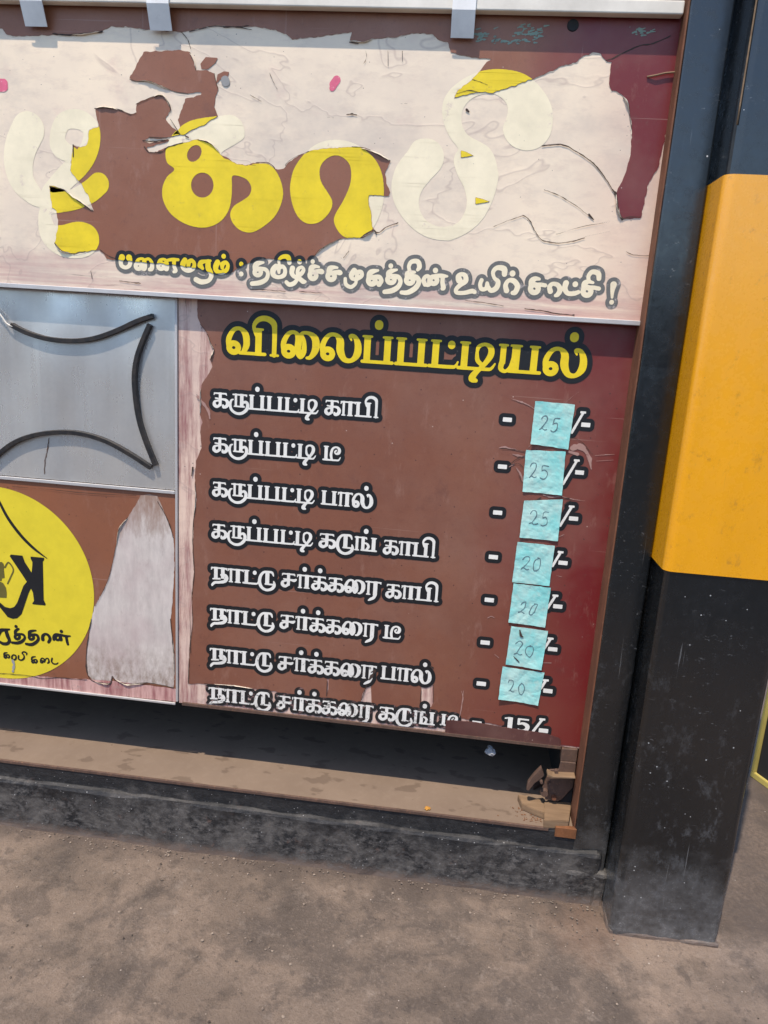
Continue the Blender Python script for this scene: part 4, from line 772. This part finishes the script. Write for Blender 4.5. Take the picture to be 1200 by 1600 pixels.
c = m.mix(m.rng(n1, .35, .7), (.62, .56, .51), (.44, .39, .36)); c = m.mix(m.rng(n2, .45, .7, 0, .6), c, (.42, .31, .30))
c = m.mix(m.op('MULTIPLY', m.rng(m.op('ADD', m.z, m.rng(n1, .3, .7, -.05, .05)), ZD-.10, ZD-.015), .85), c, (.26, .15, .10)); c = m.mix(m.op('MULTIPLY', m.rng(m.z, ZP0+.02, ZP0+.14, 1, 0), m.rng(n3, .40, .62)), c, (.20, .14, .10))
c = m.mix(m.rng(n3, .58, .75, 0, .5), c, (.28, .20, .18))
m.col(c).rough(.6).bump(n1, .2, .001); MT['tongue'] = m.m
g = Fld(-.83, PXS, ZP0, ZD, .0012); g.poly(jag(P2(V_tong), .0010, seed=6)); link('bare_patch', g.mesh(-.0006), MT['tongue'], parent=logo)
thin([W(cN([(600,265),(575,295),(560,320),(545,400),(520,520),(490,600),(447,680)]), .8), W(cN([(430,740),(415,830),(405,930),(413,1000),(440,1032),(500,1042),(520,1040),(528,1008),(545,1028),(600,1045),(690,1040),(760,1050),(815,1063)]), 1.3), W(cN([(740,190),(775,250),(800,310),(813,360)]), 1.0), W(cN([(800,740),(810,850),(815,900)]), 1.0), W(cN([(0,995),(60,998),(150,1008),(200,1018),(280,1015),(350,1022),(410,1025)]), .9), W(cN([(60,120),(200,130),(400,150),(640,162)]), .6)], 0, MT['crack'], logo, 'torn_edge_dirt', .0018, .6)
for i, (p, r, sd_) in enumerate(((cN([(598,268),(562,320),(547,400)]), .0030, -1), (cN([(440,1032),(500,1041),(522,1036)]), .0036, -1), (cN([(540,1025),(600,1044),(690,1040)]), .0034, -1), (cN([(812,850),(817,930),(818,1000)]), .0024, -1))): flap(p, logo, 0.0, r, sd_, 50+i)
thin([W(cN([(62,935),(68,960),(62,985)]), 3.0)], 0, MT['grime'], logo, 'glue_streak', .0016, .6)
g = Fld(-.99, PXS-.006, ZP0+.001, ZP0+.04, .0012); g.poly(jag(P2([(-40,1055),(60,1056),(100,1059),(180,1064),(275,1076),(277,1096),(140,1082),(-40,1064)]), .0012, seed=9)); g.f = np.minimum(g.f, np.where(np.hypot(g.X[None, :]-ccx, g.Z[:, None]-ccz) < rad, -1.0, 1.0))
MT['residue'] = mat_backing('pink_residue', 17, pink=.72)
link('worn_bottom_strip', g.mesh(-.0010), MT['residue'], parent=logo)
link('bottom_lip', box((-2.2, -.0045, ZP0-.004), (XL, -.0003, ZP0+.001), .001), MT['steel_trim'], parent=logo)

# ------------------------------------------------------------------ paper notes with handwritten prices
def note(corners, y, digits, dpos, dh, label, seed, curl):
    Pc = [at(p[0], p[1], y) for p in corners]; NN = 22
    a, b, c, d = Pc; V = []; Q = []
    rnd = random.Random(seed)
    for j in range(NN+1):
        for i in range(NN+1):
            u, v = i/NN, j/NN
            p = (a*(1-u)+b*u)*(1-v)+(d*(1-u)+c*u)*v
            k = .0009*mnoise.noise(Vector((p[0]*60, p[2]*60, seed)))+.0005*mnoise.noise(Vector((p[0]*160, p[2]*160, seed)))
            k += curl[0]*max(0, (1-u)+(v)-1.35)**1.5+curl[1]*max(0, u+v-1.35)**1.5+curl[2]*max(0, u+(1-v)-1.5)**1.5
            ex = .0007*mnoise.noise(Vector((p[0]*90, p[2]*90, seed+4))) if i in (0, NN) or j in (0, NN) else 0
            V.append((p[0]+ex, y-.0016-k-.0010, p[2]+ex))
    n1 = NN+1
    for j in range(NN):
        for i in range(NN): Q.append((j*n1+i, (j+1)*n1+i, (j+1)*n1+i+1, j*n1+i+1))
    o = link('paper_note', mesh(V, Q, False), MT['paper'], label=label, category='paper note', group='paper price notes on the price board')
    md = o.modifiers.new('thickness', 'SOLIDIFY'); md.thickness = .0003; md.offset = -1
    SH = {'2': [[(.0,.75),(.12,.95),(.38,.98),(.50,.78),(.40,.50),(.15,.15),(.0,.02)], [(.0,.05),(.18,.12),(.40,.02),(.58,.06)]], '5': [[(.55,.97),(.15,.93),(.10,.58)], [(.10,.58),(.38,.62),(.52,.40),(.44,.12),(.20,.0),(.02,.06)]], '0': [[(.30,.98),(.08,.80),(.0,.45),(.10,.10),(.32,.0),(.52,.25),(.56,.62),(.45,.92),(.28,.98)]]}
    px, py = dpos; x0, z0 = pl(px, py, y); s = pscale(px, py, y); h = dh*s; xx = x0
    g = Fld(x0-.006, x0+h*1.8, z0-.02, z0+h+.01, .0005)
    sl = rnd.uniform(-.12, .22); wd = rnd.uniform(.72, .95)
    for ch in digits:
        hh = rnd.uniform(.88, 1.1)
        for st_ in SH[ch]:
            g.stroke([(xx+(p[0]*wd+p[1]*sl)*h+rnd.gauss(0, .0007), z0-(xx-x0)*.10+p[1]*h*hh+rnd.gauss(0, .0007), rnd.uniform(.0005, .0011)) for p in st_], n=5)
        xx += h*.78
    me = g.mesh(y-.0047)
    for vtx in me.vertices: pass
    # lay the pencil line on the paper's own relief
    for vtx in me.vertices:
        p = vtx.co; vtx.co.y = y-.0016-.0010-(.0009*mnoise.noise(Vector((p[0]*60, p[2]*60, seed)))+.0005*mnoise.noise(Vector((p[0]*160, p[2]*160, seed))))-.0005
    link('handwritten_figure', me, MT['pencil'], parent=o)
    return o
nt_ = [(cT([(555,85),(878,115),(820,480),(514,432)]), '25', cT([(588,318)])[0], 22, 'cyan paper note reading 25, topmost of the column, beside the first price row', (.010, .004, 0)),
       (cT([(478,485),(802,497),(770,852),(450,822)]), '25', cT([(505,705)])[0], 22, 'cyan paper note reading 25 just below the topmost note, scratches at its left edge', (.002, .006, 0)),
       (cT([(462,898),(780,885),(735,1225),(425,1195)]), '25', cT([(508,1085)])[0], 22, 'cyan paper note reading 25 with uneven torn top edge, third from the top', (.004, .004, 0)),
       (cU([(462,85),(765,115),(720,443),(418,410)]), '20', cU([(490,305)])[0], 21, 'cyan paper note reading 20 directly under the torn-topped 25 note', (.002, .003, .004)),
       (cU([(430,422),(733,458),(685,780),(388,738)]), '20', cU([(465,660)])[0], 20, 'cyan paper note reading 20, fifth from the top of the column', (.003, .003, 0)),
       (cU([(410,770),(710,810),(655,1125),(365,1080)]), '20', cU([(435,1000)])[0], 21, 'cyan paper note reading 20 with small dark rips beside its figures, second lowest', (.003, .007, 0)),
       (cU([(340,1100),(680,1150),(628,1415),(305,1358)]), '20', cU([(385,1305)])[0], 20, 'creased cyan paper note reading 20, lowest of the column above the printed 15', (.010, .004, 0))]
for i, (c4, dg, dp, dh, lb, cu) in enumerate(nt_):
    o = note(c4, 0.0, dg, dp, dh, lb, 10.0+i*3, cu)
    if i == 5: [thin([cU(q)], 0, MT['crack'], o, 'rip', .0040) for q in ([(480,800,4),(490,845,10),(510,858,2)], [(430,1015,2),(455,1040,5),(475,1062,3)])]

# ------------------------------------------------------------------ steel post and masonry pillar
XP0, XP1, YP = .2975, .3655, -.058
post = empty('steel_post', (.33, -.02, 0), label='tall blue-black painted steel post between the boards and the yellow-banded pillar', category='post')
link('shaft', rough_box((XP0, YP, .02), (XP1, .03, 2.3), .05, .0012, 6, .004, 1.0), MT['post'], parent=post)
link('rusty_edge', box((XP0-.0025, YP+.004, ZL-.035), (XP0+.0005, -.0005, 2.3), .0006), MT['rust'], parent=post)
a = at(868, 1295, -.060); b = at(897, 1311, -.060)
link('rusty_foot', box((a[0], -.0605, b[2]), (b[0]+.003, -.050, a[2]+.004), .001), MT['rust_orange'], parent=post)
link('footing', rough_box((.285, -.068, -.03), (.372, .04, .075), .02, .007, 16, .008, 9.0), MT['kerb'], parent=post)
pil = empty('masonry_pillar', (.47, 0, 0), label='thick black painted pillar with an amber yellow band at the right edge', category='pillar')
PX0, PX1, PY = .3700, .5760, -.137
pb = bmesh.new(); box_bm((PX0, PY, -.03), (PX1, .10, 2.4), 0, 1, pb)
bmesh.ops.remove_doubles(pb, verts=pb.verts, dist=1e-5)
bmesh.ops.bevel(pb, geom=[e for e in pb.edges if abs(e.verts[0].co.z-e.verts[1].co.z) > 1], offset=.014, segments=4, affect='EDGES', profile=.5)
for i in range(1, 60):
    bmesh.ops.bisect_plane(pb, geom=list(pb.verts)+list(pb.edges)+list(pb.faces), plane_co=(0, 0, -.03+i*.04), plane_no=(0, 0, 1))
pb.normal_update()
for v in pb.verts:
    k = mnoise.fractal(Vector((v.co.x*6, v.co.y*6, v.co.z*3)), .9, 2, 3); v.co += v.normal*k*.0018
    if v.co.z < .05: v.co += v.normal*.004*mnoise.noise(v.co*40)
link('shaft', bm_mesh(pb, False), MT['pillar'], parent=pil)
zb1 = at(1150, 272.5, PY)[2]; zb0 = at(1120, 899, PY)[2]
bb = box_bm((PX0-.0035, PY-.0035, zb0), (PX1+.0035, .102, zb1), 0, 1); bmesh.ops.bevel(bb, geom=[e for e in bb.edges if abs(e.verts[0].co.z-e.verts[1].co.z) > .3], offset=.016, segments=10, affect='EDGES', profile=.5)
bb.faces.ensure_lookup_table(); bm_ = bm_mesh(bb)
link('amber_band', bm_, MT['amber'], parent=pil)
link('worn_corner_edge', tube([(PX0+.003, PY+.0024, z) for z in np.linspace(zb1+.07, 2.3, 30)], .0013, 6), MT['wood'], parent=pil)
link('render_base', rough_box((PX0-.001, PY-.0025, -.03), (PX1+.001, .1, .009), .012, .004, 30, .003, 4.0), MT['kerb'], parent=pil)

# ------------------------------------------------------------------ hinge bracket, wooden blocks and bits under the board
cH = cr_(780, 1080, .15)
def plate(pts, y, t, mat, name, parent=None, bev=.0008, **kw):
    P = [at(p[0], p[1], y) for p in pts]; b = bmesh.new()
    f0 = b.faces.new([b.verts.new(p) for p in P]); ex = bmesh.ops.extrude_face_region(b, geom=[f0]); bmesh.ops.translate(b, verts=[v for v in ex['geom'] if isinstance(v, bmesh.types.BMVert)], vec=(0, t, 0))
    bmesh.ops.bevel(b, geom=list(b.edges), offset=bev, segments=1, affect='EDGES')
    return link(name, bm_mesh(b), mat, parent=parent, **kw)
hb = empty('hinge_bracket', tuple(at(870, 1250, -.02)), label='dusty rusty hinge bracket with bolts at the lower right board corner', category='bracket')
plate(cH([(655,600),(820,610),(805,740),(640,735)]), -.006, .020, MT['rust_dark'], 'end_plate', hb)
plate(cH([(640,735),(800,750),(790,890),(560,885),(510,860),(520,820),(620,815)]), -.012, .004, MT['rust_dark'], 'angle_plate', hb)
plate(cH([(510,862),(560,888),(795,898),(795,915),(545,908),(500,885)]), -.030, .020, MT['wood'], 'angle_lip', hb)
plate(cH([(500,890),(620,905),(780,915),(770,1000),(650,1130),(600,1150),(480,1130),(450,1000)]), .004, .006, MT['rust_dark'], 'hinge_leaf', hb)
plate(cH([(440,800),(470,880),(430,920),(370,960),(310,1040),(285,1030),(300,960),(360,880)]), -.006, .012, MT['rust_dark'], 'hinge_arm', hb)
for cx, cy, r, y in ((595,835,.0045,-.016), (440,945,.0035,-.010), (525,955,.003,.001), (470,1060,.009,.0), (570,1110,.0055,-.001)):
    p = at(*cH([(cx, cy)])[0], y); bm = bmesh.new(); bmesh.ops.create_cone(bm, cap_ends=True, segments=8 if r < .008 else 14, radius1=r, radius2=r*.8, depth=.008, matrix=Matrix.Translation(Vector(p))@Matrix.Rotation(math.pi/2, 4, 'X'))
    link('bolt', bm_mesh(bm), MT['rust_dark'] if r < .005 or r > .008 else MT['rust'], parent=hb)
def block(foot, h, mat, **kw):
    b = bmesh.new(); lo = [b.verts.new((p[0], p[1], ZL+.001)) for p in foot]; f0 = b.faces.new(lo)
    ex = bmesh.ops.extrude_face_region(b, geom=[f0]); bmesh.ops.translate(b, verts=[v for v in ex['geom'] if isinstance(v, bmesh.types.BMVert)], vec=(0, 0, h))
    bmesh.ops.bevel(b, geom=list(b.edges), offset=.0012, segments=2, affect='EDGES')
    for v in b.verts: v.co += Vector(mnoise.noise_vector(v.co*60))*.0008
    return link('wood_block', bm_mesh(b), mat, category='wood block', **kw)
zt = ZL+.019
f1 = [onz(*p, zt) for p in cH([(470,1345),(725,1352),(752,1150),(470,1148)])]
block(f1, .018, MT['wood'], label='squarish flat wood block wedged against the rusty edge of the steel post')
f2 = [onz(*p, zt-.002) for p in cH([(240,1165),(480,1265),(466,1130),(330,1085),(195,1062)])]
block(f2, .014, MT['wood'], label='angular wood chip lying left of the flat wood block under the bracket')
for i_, (qx, qy, sx_, lb) in enumerate(((838, 1228, .016, 'dark splinter of wood leaning behind the angular wood chip'), (846, 1262, .011, 'small brown crumb of wood between the angular chip and the flat block'), (826, 1252, .009, 'tiny flake of wood at the left tip of the angular chip'))):
    p_ = onz(qx, qy, ZL+.004); a_ = .7+i_*1.3
    block([(p_[0]+sx_*u*math.cos(a_)-sx_*.4*v*math.sin(a_), p_[1]+sx_*u*math.sin(a_)+sx_*.4*v*math.cos(a_)) for u, v in ((-1, -1), (1, -.6), (.7, .9), (-.8, 1))], .009, MT['rust_dark'] if i_ != 1 else MT['wood'], label=lb)
for i_, (qx, qy, hz_, sx_, lb) in enumerate(((872, 1243, .020, .017, 'thin rusty flake lying flat on the squarish wood block'), (858, 1229, .012, .015, 'dusty broken tile piece tucked under the hinge leaf'))):
    p_ = onz(qx, qy, ZL+hz_); a_ = .3+i_*.9
    b = bmesh.new(); f0 = b.faces.new([b.verts.new((p_[0]+sx_*(u*math.cos(a_)-.6*v*math.sin(a_)), p_[1]+sx_*(u*math.sin(a_)+.6*v*math.cos(a_)), ZL+hz_+.002*u)) for u, v in ((-1, -1), (.2, -1.1), (1, -.5), (.8, .9), (-.3, .7), (-.9, 1))])
    ex = bmesh.ops.extrude_face_region(b, geom=[f0]); bmesh.ops.translate(b, verts=[v for v in ex['geom'] if isinstance(v, bmesh.types.BMVert)], vec=(0, 0, .004))
    link('broken_piece', bm_mesh(b), MT['rust_dark'], label=lb, category='debris')
# scrap of white plastic hanging in the dark, dry petal, pebbles
def crumple(c, r, mat, name, seed, flat=1.0, **kw):
    b = bmesh.new(); bmesh.ops.create_icosphere(b, subdivisions=3, radius=r)
    for v in b.verts:
        k = 1+.55*mnoise.fractal(v.co*(2.2/r)*.5+Vector((seed, 0, 0)), .8, 2, 3); v.co *= k; v.co.z *= flat; v.co += Vector(c)
    return link(name, bm_mesh(b), mat, **kw)
m = M('white_scrap'); m.col((.30, .31, .32)).rough(.8); MT['scrap'] = m.m
crumple(at(766, 1173, .02), .010, MT['scrap'], 'plastic_scrap', 2.0, .9, label='small white plastic scrap hanging in the dark gap under the price board', category='scrap')
m = M('dry_petal'); m.col((.42, .20, .03)).rough(.6); MT['petal'] = m.m
pz = onz(668, 1263.5, ZL+.002); crumple((pz[0], pz[1], ZL+.003), .0055, MT['petal'], 'dry_petal', 4.0, .45, label='tiny dry orange petal lying on the sandy ledge', category='petal')
grv = bmesh.new(); random.seed(11)
def speck(x, y, z, r):
    bmt = bmesh.ops.create_icosphere(grv, subdivisions=1, radius=r, matrix=Matrix.Translation((x, y, z))@Matrix.Diagonal((random.uniform(.7, 1.5), random.uniform(.7, 1.4), .6, 1)))
for i in range(900):
    x = random.uniform(-1.2, .9); y = -.068-abs(random.gauss(0, .34)); speck(x, y, .001, random.choice((.0006, .0008, .001, .0013, .0017, .0026)))
for i in range(70): speck(random.gauss(.30, .07), random.gauss(-.12, .03), .002, random.choice((.0006, .0008, .0012, .0018)))
for i in range(260): speck(random.uniform(-1.1, .36), -.070-abs(random.gauss(0, .014)), .002, random.choice((.0006, .001, .0015, .0022)))
me = bm_mesh(grv); m = M('pale_grit'); n = m.noise(70, 2); m.col(m.mix(m.rng(n, .35, .65), (.05, .038, .03), (.30, .24, .19))).rough(.9); MT['grit'] = m.m
link('grit', me, MT['grit'], kind='stuff', label='loose grit and crumbs scattered on the cement ground', category='grit')
ld = bmesh.new(); grv = ld
for i in range(110):
    x = random.gauss(.222, .032); y = random.uniform(-.045, .0); speck(x, y, ZL+.0012, random.choice((.0006, .001, .0016)))
link('rust_crumbs', bm_mesh(ld), MT['rust_orange'], kind='stuff', label='rust crumbs on the ledge beside the wood blocks', category='crumbs')
# ------------------------------------------------------------------ yellow-edged board standing behind the pillar
c0 = onz(1173, 1213, 0.0); fw = onz(1210, 1240, 0.0)
dv = (fw-c0); dv /= np.linalg.norm(dv); dvx = np.array([dv[0], dv[1], 0]); nrm = np.array([-dv[1], dv[0], 0])
bd = empty('floor_board', tuple(c0), label='dark board with pale yellow edging standing on the ground behind the pillar', category='board')
def slab(s0, s1, z0, z1, d0, d1, mat, name):
    b = bmesh.new(); vv = [b.verts.new(c0+dvx*s+nrm*d+np.array([0, 0, z])) for s in (s0, s1) for d in (d0, d1) for z in (z0, z1)]
    for q in ((0,1,3,2), (4,6,7,5), (0,4,5,1), (2,3,7,6), (0,2,6,4), (1,5,7,3)): b.faces.new([vv[i] for i in q])
    bmesh.ops.recalc_face_normals(b, faces=b.faces); bmesh.ops.bevel(b, geom=list(b.edges), offset=.0015, segments=2, affect='EDGES')
    link(name, bm_mesh(b), mat, parent=bd)
MT['pale_yellow'] = mat_paint('pale_yellow_paint', (.74, .62, .18), 40, fl=.0, ior=1.45, rough=.5)
slab(.012, .50, .018, .58, .003, .012, MT['cabinet'], 'panel')
slab(0, .50, .002, .019, -.004, .018, MT['pale_yellow'], 'edging'); slab(0, .011, .019, .58, -.004, .018, MT['pale_yellow'], 'edging')
for o in scene.objects:
    if '_w' in o: del o['_w']
